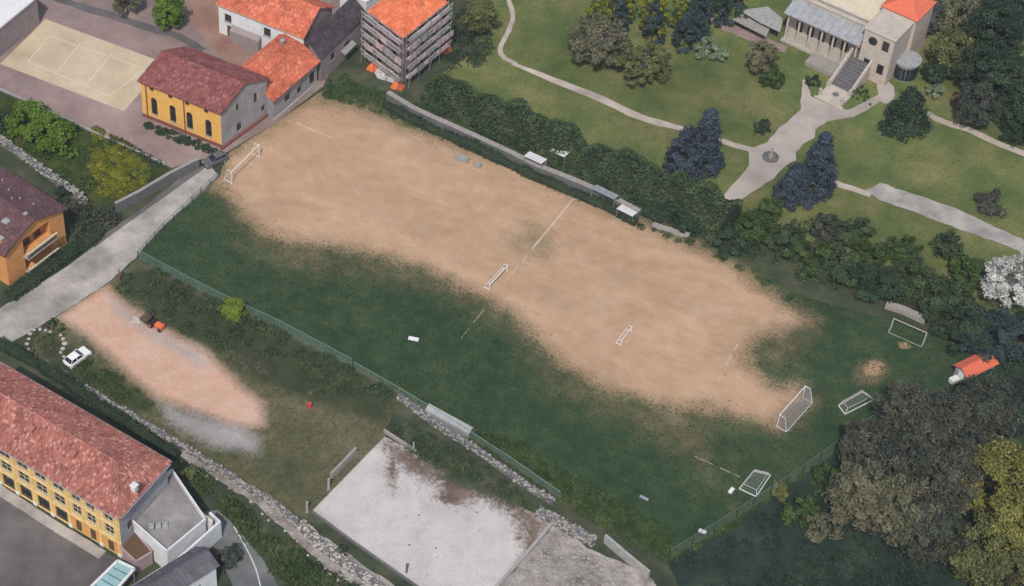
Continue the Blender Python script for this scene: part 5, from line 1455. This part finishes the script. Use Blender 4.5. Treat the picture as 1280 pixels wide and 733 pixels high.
# ---------------------------------------------------------------- vehicles
def car(label, loc, rz, paint, L=4.0, W=1.72, H=1.48, group=None):
    t = thing('parked_car', label, 'car', loc, rz, group); hw = W/2
    prof = [(-L/2,.35),(-L/2-.02,.62),(-L/2+.12,.86),(-L*.18,.98),(L*.30,1.0),(L/2-.04,.92),(L/2+.02,.6),(L/2-.02,.35)]
    mb = MB(); secs = [(-hw,.94,.0),(-hw*.97,1.0,0),(hw*.97,1.0,0),(hw,.94,0)]
    ys = [-hw, -hw+.06, hw-.06, hw]; ins = [.05, 0, 0, .05]; n = len(prof); vs = []
    for y, i_ in zip(ys, ins):
        for (x, z) in prof: vs.append((x*(1-i_*.5), y, z-(i_ if z > .8 else 0)))
    fs = []
    for j in range(3):
        for i in range(n-1): fs.append((j*n+i, (j+1)*n+i, (j+1)*n+i+1, j*n+i+1))
        fs.append((j*n+n-1, (j+1)*n+n-1, (j+1)*n, j*n))
    fs += [tuple(range(n)), tuple(reversed(range(3*n, 4*n)))]
    mb.add(vs, fs); body = mb.build('body', paint, t)
    roof_z = H; c0, c1, r0, r1 = -L*.20, L*.44, -L*.02, L*.34      # windscreen foot, tail foot, roof front, roof rear
    mb = MB(); a, b = hw-.1, hw-.26
    mb.add([(r0,-b,roof_z-.03),(r1,-b,roof_z-.03),(r1,b,roof_z-.03),(r0,b,roof_z-.03),(r0+.1,-b+.12,roof_z+.02),(r1-.1,-b+.12,roof_z+.02),(r1-.1,b-.12,roof_z+.02),(r0+.1,b-.12,roof_z+.02)], [(4,5,6,7),(0,1,5,4),(1,2,6,5),(2,3,7,6),(3,0,4,7)])
    for sg in (-1, 1):
        for (x0, x1) in ((c0, r0), ((r0+r1)/2-.05, (r0+r1)/2-.05), (c1, r1)): mb.tube((x0, sg*a, .97),(x1, sg*b, roof_z-.03),.045,.04,5)
    mb.build('roof', paint, t)
    g = M['glass']
    def pane(name, q): m_ = MB(); m_.add(q, [(0,1,2,3)]); m_.build(name, g, t)
    zf = .97; zr = roof_z-.035
    pane('windscreen', [(c0,a,zf),(c0,-a,zf),(r0,-b,zr),(r0,b,zr)]); pane('rear_window', [(c1,-a,zf),(c1,a,zf),(r1,b,zr),(r1,-b,zr)])
    xm = (r0+r1)/2
    for sg in (-1, 1):
        pane('side_window', [(c0,sg*a,zf),(xm-.1,sg*a,zf),(xm-.1,sg*b,zr),(r0,sg*b,zr)]); pane('side_window', [(xm,sg*a,zf),(c1,sg*a,zf),(r1,sg*b,zr),(xm,sg*b,zr)])
        for x in (-L*.31, L*.30):
            w = MB(); w.tube((0,-.1,0),(0,.1,0),.31,.31,16); o = w.build('wheel', M['black'], t, (x, sg*(hw-.09), .31)); q = MB(); q.tube((0,-.105,0),(0,.105,0),.19,.19,12); q.build('rim', M['galv'], o)
        m_ = MB(); m_.bbox(-L/2-.03,-L/2+.1,sg*(hw-.3)-.16,sg*(hw-.3)+.16,.62,.78,.03); m_.build('headlight', M['pale_metal'], t)
        m_ = MB(); m_.bbox(L/2-.08,L/2+.03,sg*(hw-.22)-.12,sg*(hw-.22)+.12,.65,.85,.03); m_.build('tail_light', M['red_plinth'], t)
        m_ = MB(); m_.bbox(c0+.1,c0+.25,sg*(hw+.0),sg*(hw+.16),.95,1.08,.03) if sg > 0 else m_.bbox(c0+.1,c0+.25,-hw-.16,-hw,.95,1.08,.03); m_.build('mirror', paint, t)
    m_ = MB(); m_.box(-L/2-.05,L/2+.05,-hw+.1,hw-.1,.32,.5); m_.build('bumper', M['black'], t)
    return t
cp_w = m_plain('white_car_paint', (.80,.80,.80), (.76,.76,.76), 1, .3, spec=.5, bstr=0, grime=.05)
cp_g = m_plain('grey_car_paint', (.13,.135,.145), (.11,.115,.125), 1, .35, .2, spec=.5, bstr=0, grime=.1)
d = P(113,433)-P(80,457); car('white hatchback parked at the planted island of the gravel yard', P(97,450), math.atan2(d.y,d.x)+math.pi, cp_w)
d = P(289,190)-P(252,207); car('dark grey car parked at the corner of the hall by the road', P(269,203), math.atan2(d.y,d.x), cp_g, 3.9)
# small orange machine in the yard
mo = m_plain('orange_machine_paint', (.72,.16,.055), (.60,.13,.045), 3, .5)
TR = thing('mini_tractor', 'small black and orange garden tractor at the foot of the yard hedge', 'tractor', P(196,409), -.62)
MB().bbox(-.1,1.2,-.4,.4,.45,1.05,.1).build('bonnet', mo, TR)
MB().bbox(-1.2,-.1,-.42,.42,.4,.7,.06).build('chassis', M['black'], TR)
MB().bbox(-.95,-.4,-.3,.3,.7,.85,.05).bbox(-1.05,-.92,-.3,.3,.8,1.35,.04).build('seat', M['black'], TR)
m_ = MB(); m_.tube((-.1,0,1.0),(-.35,0,1.3),.03,.03,6); m_.tube((-.42,-.2,1.32),(-.42,.2,1.32),.03,.03,6); m_.build('steering', M['black'], TR)
m_ = MB(); 
for sg in (-1,1): m_.tube((-1.1,sg*.4,.7),(-1.1,sg*.4,2.0),.04,.04,6)
m_.tube((-1.1,-.4,2.0),(-1.1,.4,2.0),.04,.04,6); m_.build('roll_bar', M['black'], TR)
for (x, r) in ((.85,.3),(-.75,.48)):
    for sg in (-1,1):
        w = MB(); w.tube((0,-.13,0),(0,.13,0),r,r,14); o = w.build('wheel', M['black'], TR, (x, sg*.58, r)); q = MB(); q.tube((0,-.135,0),(0,.135,0),r*.5,r*.5,10); q.build('rim', mo, o)
m_ = MB(); m_.add([(-2.3,-.6,.5),(-1.3,-.6,.5),(-1.3,.6,.5),(-2.3,.6,.5),(-2.5,-.7,.95),(-1.25,-.7,.95),(-1.25,.7,.95),(-2.5,.7,.95)], [(3,2,1,0),(0,1,5,4),(1,2,6,5),(2,3,7,6),(3,0,4,7),(4,5,6,7)]); m_.tube((-1.8,-.55,.25),(-1.8,.55,.25),.25,.25,10); m_.build('trailer', M['timber'], TR)
m_ = MB(); m_.lathe([(.3,0),(.32,.05),(.3,.3),(.32,.33),(.3,.6),(.32,.65),(.3,.88),(.26,.9)], 14); tag(m_.build('oil_drum', m_plain('red_drum_paint', (.55,.07,.05), (.42,.05,.04), 4, .5), None, P(387,509)), 'red oil drum standing in the dry grass of the yard', 'drum')
tarp(170, 398, 1.6, 1.2, .8, 'pile of pale bricks and earth under the yard hedge', M['pale_stone'], 'debris_pile', cat='pile')

# ---------------------------------------------------------------- hedges and scrub banks
B, GB = M['bark'], M['grey_bark']
def pl(pts, z=0.0): return [Vector((q.x, q.y, 0)) for q in pix(pts, z)]
hedge('tall_hedge', 'tall dark evergreen hedge between the terrace wall and the park lawn', pl([(538,106),(600,135),(680,172)], 2.2), 6.4, 4.3, M['leaf_hedge'], M['leaf_hedge_core'], 300, .32, seed=31, uneven=.7)
hedge('tall_hedge', 'tall dark evergreen hedge running on past the dugouts to the blue cedar', pl([(683,174),(760,206),(840,240),(912,276)], 2.2), 6.6, 4.6, M['leaf_hedge'], M['leaf_hedge_core'], 300, .32, seed=32, uneven=.7)
hedge('dark_hedge', 'narrow dark hedge along the back of the long yellow building', pl([(0,428),(60,462),(140,515),(222,570)], .5), 1.6, 1.4, M['leaf_dark'], M['leaf_hedge_core'], 90, .22, seed=36, uneven=.6)
hedge('dark_hedge', 'dark hedge along the road below the orange house', pl([(12,368),(60,335),(100,305),(125,285)], .7), 2.2, 1.5, M['leaf_dark'], M['leaf_hedge_core'], 110, .24, seed=39, uneven=.7)
hedge('dark_hedge', 'dark hedge under the slope past the coral-roofed hut', pl([(1170,505),(1230,482),(1300,448)], .9), 3.0, 1.8, M['leaf_dark'], M['leaf_hedge_core'], 150, .28, seed=43, uneven=.5)

thicket('scrub_bank', 'dense dark scrub between the gravel yard and the pitch fence', [(148,345),(172,328),(290,384),(355,416),(375,445),(330,452),(275,432),(225,412),(185,392),(158,372)], M['leaf_hedge'], 1.2, .75, .22, 2.2, seed=33)
thicket('scrub_bank', 'lower greener scrub below the pitch fence by the dry grass', [(355,416),(440,462),(498,492),(478,512),(440,505),(400,490),(360,462)], M['leaf_hedge'], 1.0, .6, .2, 1.8, seed=34)
thicket('dry_scrub', 'thin dry brush between the dark scrub and the gravel', [(250,420),(330,452),(400,490),(440,505),(400,512),(330,485),(285,462)], M['twig_brown'], .8, .35, .16, .9, seed=54, per=22)
thicket('bramble_bank', 'bright green bank of brambles beside the driveway', [(228,582),(262,600),(300,625),(345,660),(400,705),(440,735),(480,790),(390,790),(352,735),(330,698),(298,658),(272,632),(240,612)], M['leaf_bank'], 1.3, 1.1, .25, 3.4, 'bank', 35)
thicket('grass_bank', 'rough green bank of tall grass along the lower edge of the pitch', [(590,526),(650,554),(720,594),(790,632),(858,686),(830,702),(770,672),(700,628),(640,590),(580,548)], M['leaf_bank'], .8, .5, .2, 2.6, 'bank', 37)
thicket('weed_strip', 'dark weeds between the retaining wall and the concrete slab', [(482,528),(500,522),(560,558),(640,604),(665,640),(620,618),(560,592),(505,560)], M['leaf_hedge'], .8, .6, .18, 2.6, 'weeds', 38)
thicket('dark_shrubbery', 'grey-brown shrubbery between the garden wall and the orange house', [(84,252),(104,250),(150,262),(160,270),(118,308),(96,312),(88,290)], M['twig_dark'], 1.5, 1.9, .24, 2.8, 'shrubbery', 40)
thicket('weed_strip', 'tufted weeds on the yard side of the tumbled wall', [(88,452),(110,450),(150,472),(200,505),(190,518),(150,500),(100,470)], M['leaf_mid'], .8, .5, .18, 1.8, 'weeds', 41)
thicket('weed_strip', 'grass and weeds below the scaffolding at the head of the pitch', [(405,100),(430,92),(470,108),(520,132),(600,172),(640,198),(610,196),(560,178),(500,152),(440,130),(408,122)], M['leaf_mid'], .8, .35, .18, 1.5, 'weeds', 42)
thicket('weed_strip', 'pale green weeds along the dark fence of the wood', [(836,694),(920,640),(1000,586),(1006,596),(920,655),(842,704)], M['leaf_mid'], .5, .35, .16, 2.0, 'weeds', 44)
thicket('painted_shade_ivy', 'ivy carpet with tree shade painted into its colour, in the clearing beyond the pitch fence', [(845,704),(1008,598),(1134,506),(1230,470),(1330,460),(1330,800),(880,800)], m_leaf('shade_tinted_ivy', (.013,.024,.021), (.024,.040,.032), (.044,.066,.046), .15), 1.2, .7, .24, 1.2, 'ivy', 45, 26)  # near-black leaf colours carry the shade over the clearing
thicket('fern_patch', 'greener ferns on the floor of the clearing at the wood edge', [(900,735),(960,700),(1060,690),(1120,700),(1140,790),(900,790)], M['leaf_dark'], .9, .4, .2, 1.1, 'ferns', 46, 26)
thicket('flower_bed', 'bed of yellow-flowered shrubs in the walled garden by the road', [(118,160),(150,172),(200,206),(190,222),(150,246),(128,248),(112,225),(112,190)], M['leaf_yolk'], .7, .28, .18, 3.2, 'flower bed', 47, 40)
thicket('low_shrubs', 'low dark green shrubs among the garden plants', [(0,122),(60,140),(110,165),(120,170),(112,225),(118,246),(80,232),(40,204),(0,176)], M['leaf_mid'], 1.2, .8, .2, 1.6, 'shrubs', 48)
thicket('low_shrubs', 'dark green shrubs along the kerb of the paved court', [(120,166),(150,172),(206,207),(196,212),(160,192),(128,178)], M['leaf_dark'], .8, .6, .18, 2.2, 'shrubs', 49)
thicket('shrub_belt', 'undergrowth of the bush belt between the pitch and the park path', [(905,272),(960,262),(1010,280),(1090,300),(1190,350),(1290,400),(1290,440),(1215,432),(1150,398),(1060,368),(980,340),(900,312),(800,272),(810,262)], M['leaf_hedge'], 1.4, 1.2, .24, 1.9, 'undergrowth', 50)
thicket('weed_strip', 'weeds along the upper touchline below the bush belt', [(800,272),(900,316),(1010,374),(1090,394),(1080,402),(1000,384),(890,325),(795,282)], M['leaf_mid'], .7, .4, .18, 1.4, 'weeds', 51)
thicket('dark_shrubbery', 'dark shrubs standing in for the shade between the scaffolding and the park path', [(566,20),(585,8),(618,30),(620,58),(600,78),(560,98),(540,92),(568,60)], M['leaf_dark'], 1.4, 1.4, .24, 2.6, 'shrubbery', 55)  # dark leaves stand in for the shaded patch beside the scaffolding
tree('budding_tree', 'olive-brown budding tree between the scaffolding and the park path', 603, 18, 4.0, 2.9, 3.0, M['leaf_olive'], GB, 3200, .25, 60, limbs=12)
thicket('low_shrubs', 'dark green strip of shrubs along the foot of the ochre hall front', [(181,152),(230,169),(272,187),(262,193),(225,179),(181,161)], M['leaf_dark'], .5, .35, .16, 3.0, 'shrubs', 56)
thicket('weed_strip', 'tall green weeds growing through the pale green fence of the pitch', [(174,318),(290,376),(400,428),(500,480),(590,530),(582,540),(495,492),(395,440),(285,388),(170,330)], M['leaf_bank'], .6, .45, .18, 1.7, 'weeds', 57)
def scatter(name, label, poly_px, n, size, mat, seed, cat='rubble'):
    rng = np.random.default_rng(seed); poly = [(q.x, q.y) for q in pix(poly_px)]; mb = MB()
    xs = [p[0] for p in poly]; ys = [p[1] for p in poly]; X = rng.uniform(min(xs), max(xs), n*4); Y = rng.uniform(min(ys), max(ys), n*4)
    ok = sdist(X, Y, poly) < 0
    for x, y in list(zip(X[ok], Y[ok]))[:n]: s = size*(.2+rng.random()**3); mb.rock((x, y, s*.2+.05), s, rng, .6)
    return tag(mb.build(name, mat), label, cat, None, 'stuff')
scatter('loose_rubble', 'loose stones strewn over the rubble yard below the slab', [(692,662),(745,692),(800,716),(820,742),(700,790),(600,780),(625,737)], 900, .26, M['stone'], 3)
scatter('loose_rubble', 'loose stones along the track beside the tumbled wall', [(60,462),(200,548),(330,630),(400,690),(470,745),(440,745),(380,690),(310,628),(190,556),(70,478)], 900, .24, M['pale_stone'], 4)
scatter('slab_debris', 'dark clods and small stones lying on the bare slab', [(395,640),(481,550),(690,657),(610,740),(540,740)], 40, .14, M['dark_stone'], 5, 'debris')

# ---------------------------------------------------------------- bushes and trees
B, GB = M['bark'], M['grey_bark']
bush('rounded_bush', 'large bright green rounded bush in the walled garden, nearer the ball court', 36, 148, 3.6, 2.0, M['leaf_bright'], B, 5200, .24, 60, clump_r=.36)
bush('rounded_bush', 'large bright green rounded bush in the walled garden beside the yellow flowers', 66, 164, 3.9, 2.1, M['leaf_bright'], B, 5600, .24, 60, clump_r=.36)
bush('rounded_bush', 'small bright green bush at the edge of the yellow flower bed', 86, 192, 1.5, .9, M['leaf_bright'], B, 700, .22, 14)
bush('dark_bush', 'dark bush at the far end of the walled garden', 8, 150, 2.2, 1.4, M['leaf_dark'], B, 1300, .26, 22)
bush('topiary_bush', 'bright yellow-green clipped bush on the pitch fence', 291, 386, 1.85, 1.6, m_leaf('lime_leaf', (.13,.19,.028), (.19,.26,.04), (.27,.34,.065)), B, 7000, .2, 80, clump_r=.26)
bush('dark_bush', 'grey-green round bush by the retaining wall of the driveway', 283, 697, 1.9, 1.4, M['twig_dark'], B, 1500, .22, 24)
bush('olive_bush', 'olive green shrub at the corner of the clay tile roof', 234, 594, 1.3, 1.2, M['leaf_olive'], B, 800, .2, 16)
bush('dark_bush', 'round dark shrub on the stone bank by the slab kerb', 429, 688, .9, .7, M['leaf_dark'], B, 500, .18, 12)
bush('dark_bush', 'dark shrub at the back of the orange house', 74, 241, 1.9, 1.4, M['leaf_dark'], B, 1000, .22, 20)
bush('island_shrub', 'scrubby brown-green shrub in the boulder ring', 52, 430, 2.0, .5, M['leaf_olive'], B, 1100, .18, 22)
bush('island_shrub', 'green shrub at the head of the boulder ring', 70, 410, 1.9, .6, M['leaf_mid'], B, 900, .18, 18)
bush('low_shrub', 'small dark shrub alone on the park lawn by the gravel', 952, 157, 1.5, 1.3, M['leaf_dark'], B, 1100, .2, 20)
bush('variegated_shrub', 'pale silver-green variegated shrub on the park lawn', 891, 61, 2.8, 1.9, M['leaf_silver'], B, 1900, .24, 30)
bush('clipped_shrub', 'oval clipped green bed beside the villa stairs', 1078, 117, 2.0, .7, M['leaf_mid'], B, 1100, .18, 22, ry=2.6, rz_rot=.5)
bush('clipped_shrub', 'dark green shrub left of the stair landing', 1016, 101, 1.4, 1.0, M['leaf_dark'], B, 800, .2, 16)
for (px, py, r, z_, m_, lb) in [(940,285,2.8,2.4,'leaf_mid','fresh green bush at the end of the gravel below the cedar'),(962,262,2.2,1.8,'leaf_mid','mid green bush below the second cedar'),(912,300,3.2,1.8,'leaf_dark','dark tangled bush at the bend of the upper touchline'),
        (860,275,2.6,1.7,'leaf_dark','dark tangled bush beyond the terrace wall'),(820,262,2.0,1.4,'leaf_dark','dark bush beside the white-topped shed'),
        (985,300,3.4,2.4,'leaf_hedge','mottled green bush between the pitch and the long park path'),(1010,322,3.4,2.2,'leaf_mid','green bush above the upper corner of the pitch'),(1050,335,3.6,2.4,'leaf_hedge','thick green bush above the pitch corner'),
        (1035,285,2.8,1.8,'twig_dark','grey leafless bush beside the cedar'),(1068,292,3.2,1.9,'leaf_hedge','larger green bush below the park path'),(1100,355,3.8,2.6,'leaf_dark','wide dark bush over the concrete slab'),
        (1085,320,3.0,2.0,'leaf_mid','green bush in the belt below the park path'),(1140,350,3.4,2.6,'leaf_hedge','dark bush in the belt near the square shrub'),(1130,312,2.6,1.6,'leaf_mid','light green bush under the park path'),
        (1180,375,4.0,3.0,'leaf_hedge','broad green bush above the parked goal'),(1205,410,4.0,3.0,'leaf_dark','broad dark bush by the coral-roofed hut'),(1240,425,4.2,3.0,'leaf_teal','blue-green dark bush behind the coral-roofed hut'),(1275,415,4.0,3.0,'leaf_teal','blue-green dark bush under the white blossom'),
        (1210,340,3.0,2.0,'leaf_mid','green bush beside the white blossom tree'),(900,275,2.0,1.6,'leaf_dark','dark bush where the gravel meets the hedge')]:
    bush('wild_bush', lb, px, py, r, z_, M[m_], B, int(330*r*r)+900, .26, 44, aspect=1.6 if 'twig' not in m_ else 2.4)
bush('square_shrub', 'square-cut dark green shrub below the long park path', 1186, 307, 2.3, 2.4, M['leaf_hedge'], B, 2200, .24, 36)
bush('grey_shrub', 'leafless grey shrub on the lawn by the long path', 1240, 255, 2.2, 1.5, M['twig'], B, 1500, .3, 24, aspect=4)
CYP = m_leaf('cypress_leaf', (.12,.14,.02), (.21,.225,.03), (.32,.31,.05))
# trees: pixel of crown centre, its height
tree('green_tree', 'green column-shaped tree on the grey path behind the hall', 211, 12, 4.2, 2.7, 3.9, M['leaf_bright'], B, 5200, .26, 60, 'column')
tree('bare_tree', 'leafless brown shrub-like tree beside the grey path', 158, 2, 2.5, 2.6, 2.0, M['twig_brown'], B, 1600, .3, 30, aspect=4)
tree('bare_tree', 'wide leafless grey-brown tree on the park lawn', 748, 52, 4.5, 5.2, 3.6, M['twig_brown'], GB, 8000, .24, 120, aspect=2.8, limbs=16)
tree('budding_tree', 'round yellow-green budding tree next to the wide leafless tree', 806, 78, 3.6, 4.4, 3.2, M['leaf_olive'], GB, 4600, .27, 80, limbs=14, clump_r=.2)
for (px, py, zc, rx, rz) in ((745,2,5,1.6,4.6),(764,6,5,1.5,4.8),(785,3,5.5,1.7,5.2),(808,8,5.5,1.6,5.4),(828,12,6,1.6,5.6),(848,10,5.5,1.5,5.2)):
    tree('cypress', 'slim yellow-green cypress in the row at the top of the park', px, py, zc, rx, rz, CYP, B, 2600, .26, 34, 'column', group='slim cypresses at the top of the park', low=-1.0)
for (px, py, zc, rx, rz) in ((868,8,6,3.0,5.5),(892,-2,6,3.0,5.5),(858,34,4,2.2,3.6),(925,-14,6,3,5.5),(818,24,4.5,2.0,4.2),(775,18,4.5,2.0,4.2)):
    tree('dark_fir', 'dark blue-green fir behind the cypress row', px, py, zc, rx, rz, M['leaf_teal'], B, 2600, .28, 44, 'cone', group='dark firs at the top of the park')
tree('brown_tree', 'grey-brown tree standing before the villa arcade', 953, 70, 4.0, 2.3, 3.2, M['twig_brown'], GB, 2600, .3, 40, aspect=3, limbs=12)
tree('small_tree', 'small green tree under the grey-brown tree by the villa', 966, 96, 2.0, 2.0, 1.8, M['leaf_mid'], B, 1700, .24, 30)
tree('blue_cedar', 'tall blue cedar at the end of the hedge', 884, 174, 5.6, 3.1, 5.8, M['leaf_cedar'], B, 9000, .24, 150, 'cone', clump_r=.22, full=.62)
tree('blue_cedar', 'lower blue cedar leaning against the tall one', 857, 188, 4.4, 3.3, 4.4, M['leaf_cedar'], B, 8000, .24, 130, 'cone', clump_r=.22, full=.62)
tree('blue_cedar', 'tall blue cedar on the other side of the gravel', 1024, 205, 5.4, 3.3, 5.6, M['leaf_cedar'], B, 9000, .24, 150, 'cone', clump_r=.22, full=.6)
tree('grey_cedar', 'lower blue-grey cedar beside the gravel crossing', 994, 229, 3.4, 3.0, 3.4, M['leaf_cedar'], B, 7000, .24, 110, 'cone', clump_r=.24, full=.6)
tree('dark_tree', 'dark green spreading conifer on the lawn by the curved path', 1136, 136, 3.6, 3.9, 3.6, M['leaf_dark'], B, 5200, .28, 90, 'cone', clump_r=.3)
for (px, py, zc, rx, rz, m_, lb) in [(1192,62,5,3.6,3.6,'leaf_olive','olive-brown tree beside the villa bay'),(1170,88,2.6,2.0,1.8,'leaf_dark','small dark tree at the villa path'),(1152,12,5,3.4,3.6,'twig_purple','purple-brown leafless tree behind the villa bay'),
        (1205,18,5.5,3.6,3.8,'twig_brown','brown leafless tree at the top of the right-hand grove'),(1244,40,7,5.2,5.4,'leaf_dark','big dark tree in the right-hand grove'),(1272,5,7,4.6,5.0,'leaf_teal','blue-green tree at the far corner of the grove'),
        (1258,100,6.5,4.8,5.0,'leaf_dark','big dark tree above the straight path'),(1222,128,4.6,3.4,3.6,'twig_dark','dark tangled tree by the straight path'),(1285,150,5,3.6,4.0,'leaf_dark','dark tree at the end of the straight path'),
        (1215,84,5,2.6,4.0,'leaf_dark','narrow dark tree between olive tree and grove'),(1228,10,6,3.4,4.4,'leaf_dark','dark tree behind the brown leafless one')]:
    tw = 'twig' in m_
    tree('grove_tree', lb, px, py, zc, rx, rz, M[m_], B, int(290*rx*rx)+900, .29, 80, aspect=2.4 if tw else 1.6, limbs=12)
tree('rust_shrub', 'small rust-brown leafy tree by the path end', 1201, 122, 1.6, 1.7, 1.4, M['leaf_rust'], B, 1200, .22, 24)
tree('pale_shrub', 'small pale flowering shrub at the edge of the grove', 1168, 112, 1.4, 1.5, 1.2, M['leaf_silver'], B, 700, .22, 18)
tree('blossom_tree', 'white blossoming tree at the edge of the park', 1264, 352, 4.2, 4.0, 3.6, M['blossom'], GB, 4600, .26, 80, limbs=14, clump_r=.22)
# wood at the lower right
WOOD = {(1130,515): 'pale grey leafless tree at the tip of the wood above the lying goal', (1165,540): 'pale grey leafless tree between the tip of the wood and the yellow clump',
    (1200,525): 'dark grey leafless tree just below the coral-roofed hut', (1085,560): 'pale grey leafless tree overhanging the dark fence', (1130,585): 'dark grey leafless tree in the middle of the wood',
    (1178,600): 'pale grey leafless tree touching the small yellow-green tree', (1080,620): 'brownish leafless tree at the edge of the dark clearing', (1125,640): 'brownish leafless tree deeper in, behind the clearing edge',
    (1165,660): 'dark grey leafless tree at the lower end of the wood by the yellow clump', (1235,510): 'dark grey leafless tree beyond the highest yellow-green tree', (1205,570): 'dark grey leafless tree close above the small yellow-green tree'}
for (px, py, zc, rx, rz, m_) in [(1130,515,5,3.6,4.2,'twig'),(1165,540,6,4.2,4.6,'twig'),(1200,525,6,4.2,4.8,'twig_dark'),(1085,560,5.5,3.6,4.2,'twig'),(1130,585,6.5,4.4,5.0,'twig_dark'),(1178,600,6.5,4.4,5.0,'twig'),
        (1080,620,6,4.2,4.8,'twig_brown'),(1125,640,6.5,4.4,5.0,'twig_brown'),(1165,660,6,4.2,4.8,'twig_dark'),(1235,510,6.5,4.4,4.8,'twig_dark'),(1205,570,6,4.0,4.6,'twig_dark')]:
    tree('leafless_tree', WOOD[(px, py)], px, py, zc, rx, rz, M[m_], GB, 7500, .24, 110, aspect=2.6, limbs=18, clump_r=.22, group='leafless trees of the wood')
for (px, py, r, z_, lb) in [(1000,640,2.6,1.8,'green-brown shrub at the edge of the dark clearing'),(1030,655,2.8,2.0,'olive shrub between the clearing and the brown trees'),(1035,600,2.6,1.8,'dark green shrub by the fence of the wood'),(975,612,1.4,1.0,'small light green bush at the pitch corner fence')]:
    bush('wood_shrub', lb, px, py, r, z_, M['leaf_olive'] if r < 2 else M['twig_brown'] if px in (1030,) else M['leaf_mid'], B, 1500, .26, 28)
for (px, py, zc, rx, rz, lb) in [(1250,598,7,5.0,5.0,'large yellow-green tree in the wood, the highest of its clump'),(1272,660,6.5,4.6,4.8,'large yellow-green tree below the highest one'),(1222,690,5,3.8,4.0,'yellow-green tree at the lower end of the clump'),(1205,615,5,2.6,2.8,'small yellow-green tree next to the grey trees'),(1262,728,5,4.4,4.2,'yellow-green tree at the foot of the clump')]:
    tree('yellow_tree', lb, px, py, zc, rx, rz, M['leaf_yellow'] if 'foot' not in lb and 'lower end' not in lb else M['leaf_olive'], B, int(330*rx*rx)+900, .26, 60, limbs=12, clump_r=.26)

# ---------------------------------------------------------------- the air between the aircraft and the town
hz = MB(); hz.box(-560, 560, -420, 560, -1.0, CAM_H + 12)
hm = bpy.data.materials.new('haze_air'); hm.use_nodes = True; hn = hm.node_tree; hn.nodes.clear()
pv = hn.nodes.new('ShaderNodeVolumePrincipled'); pv.inputs['Color'].default_value = (.86, .91, 1.0, 1); pv.inputs['Density'].default_value = HAZE; pv.inputs['Anisotropy'].default_value = 0.0
ho = hn.nodes.new('ShaderNodeOutputMaterial'); hn.links.new(pv.outputs[0], ho.inputs['Volume'])
tag(hz.build('haze', hm), 'thin pale haze in the air over the town', 'haze', None, 'stuff')
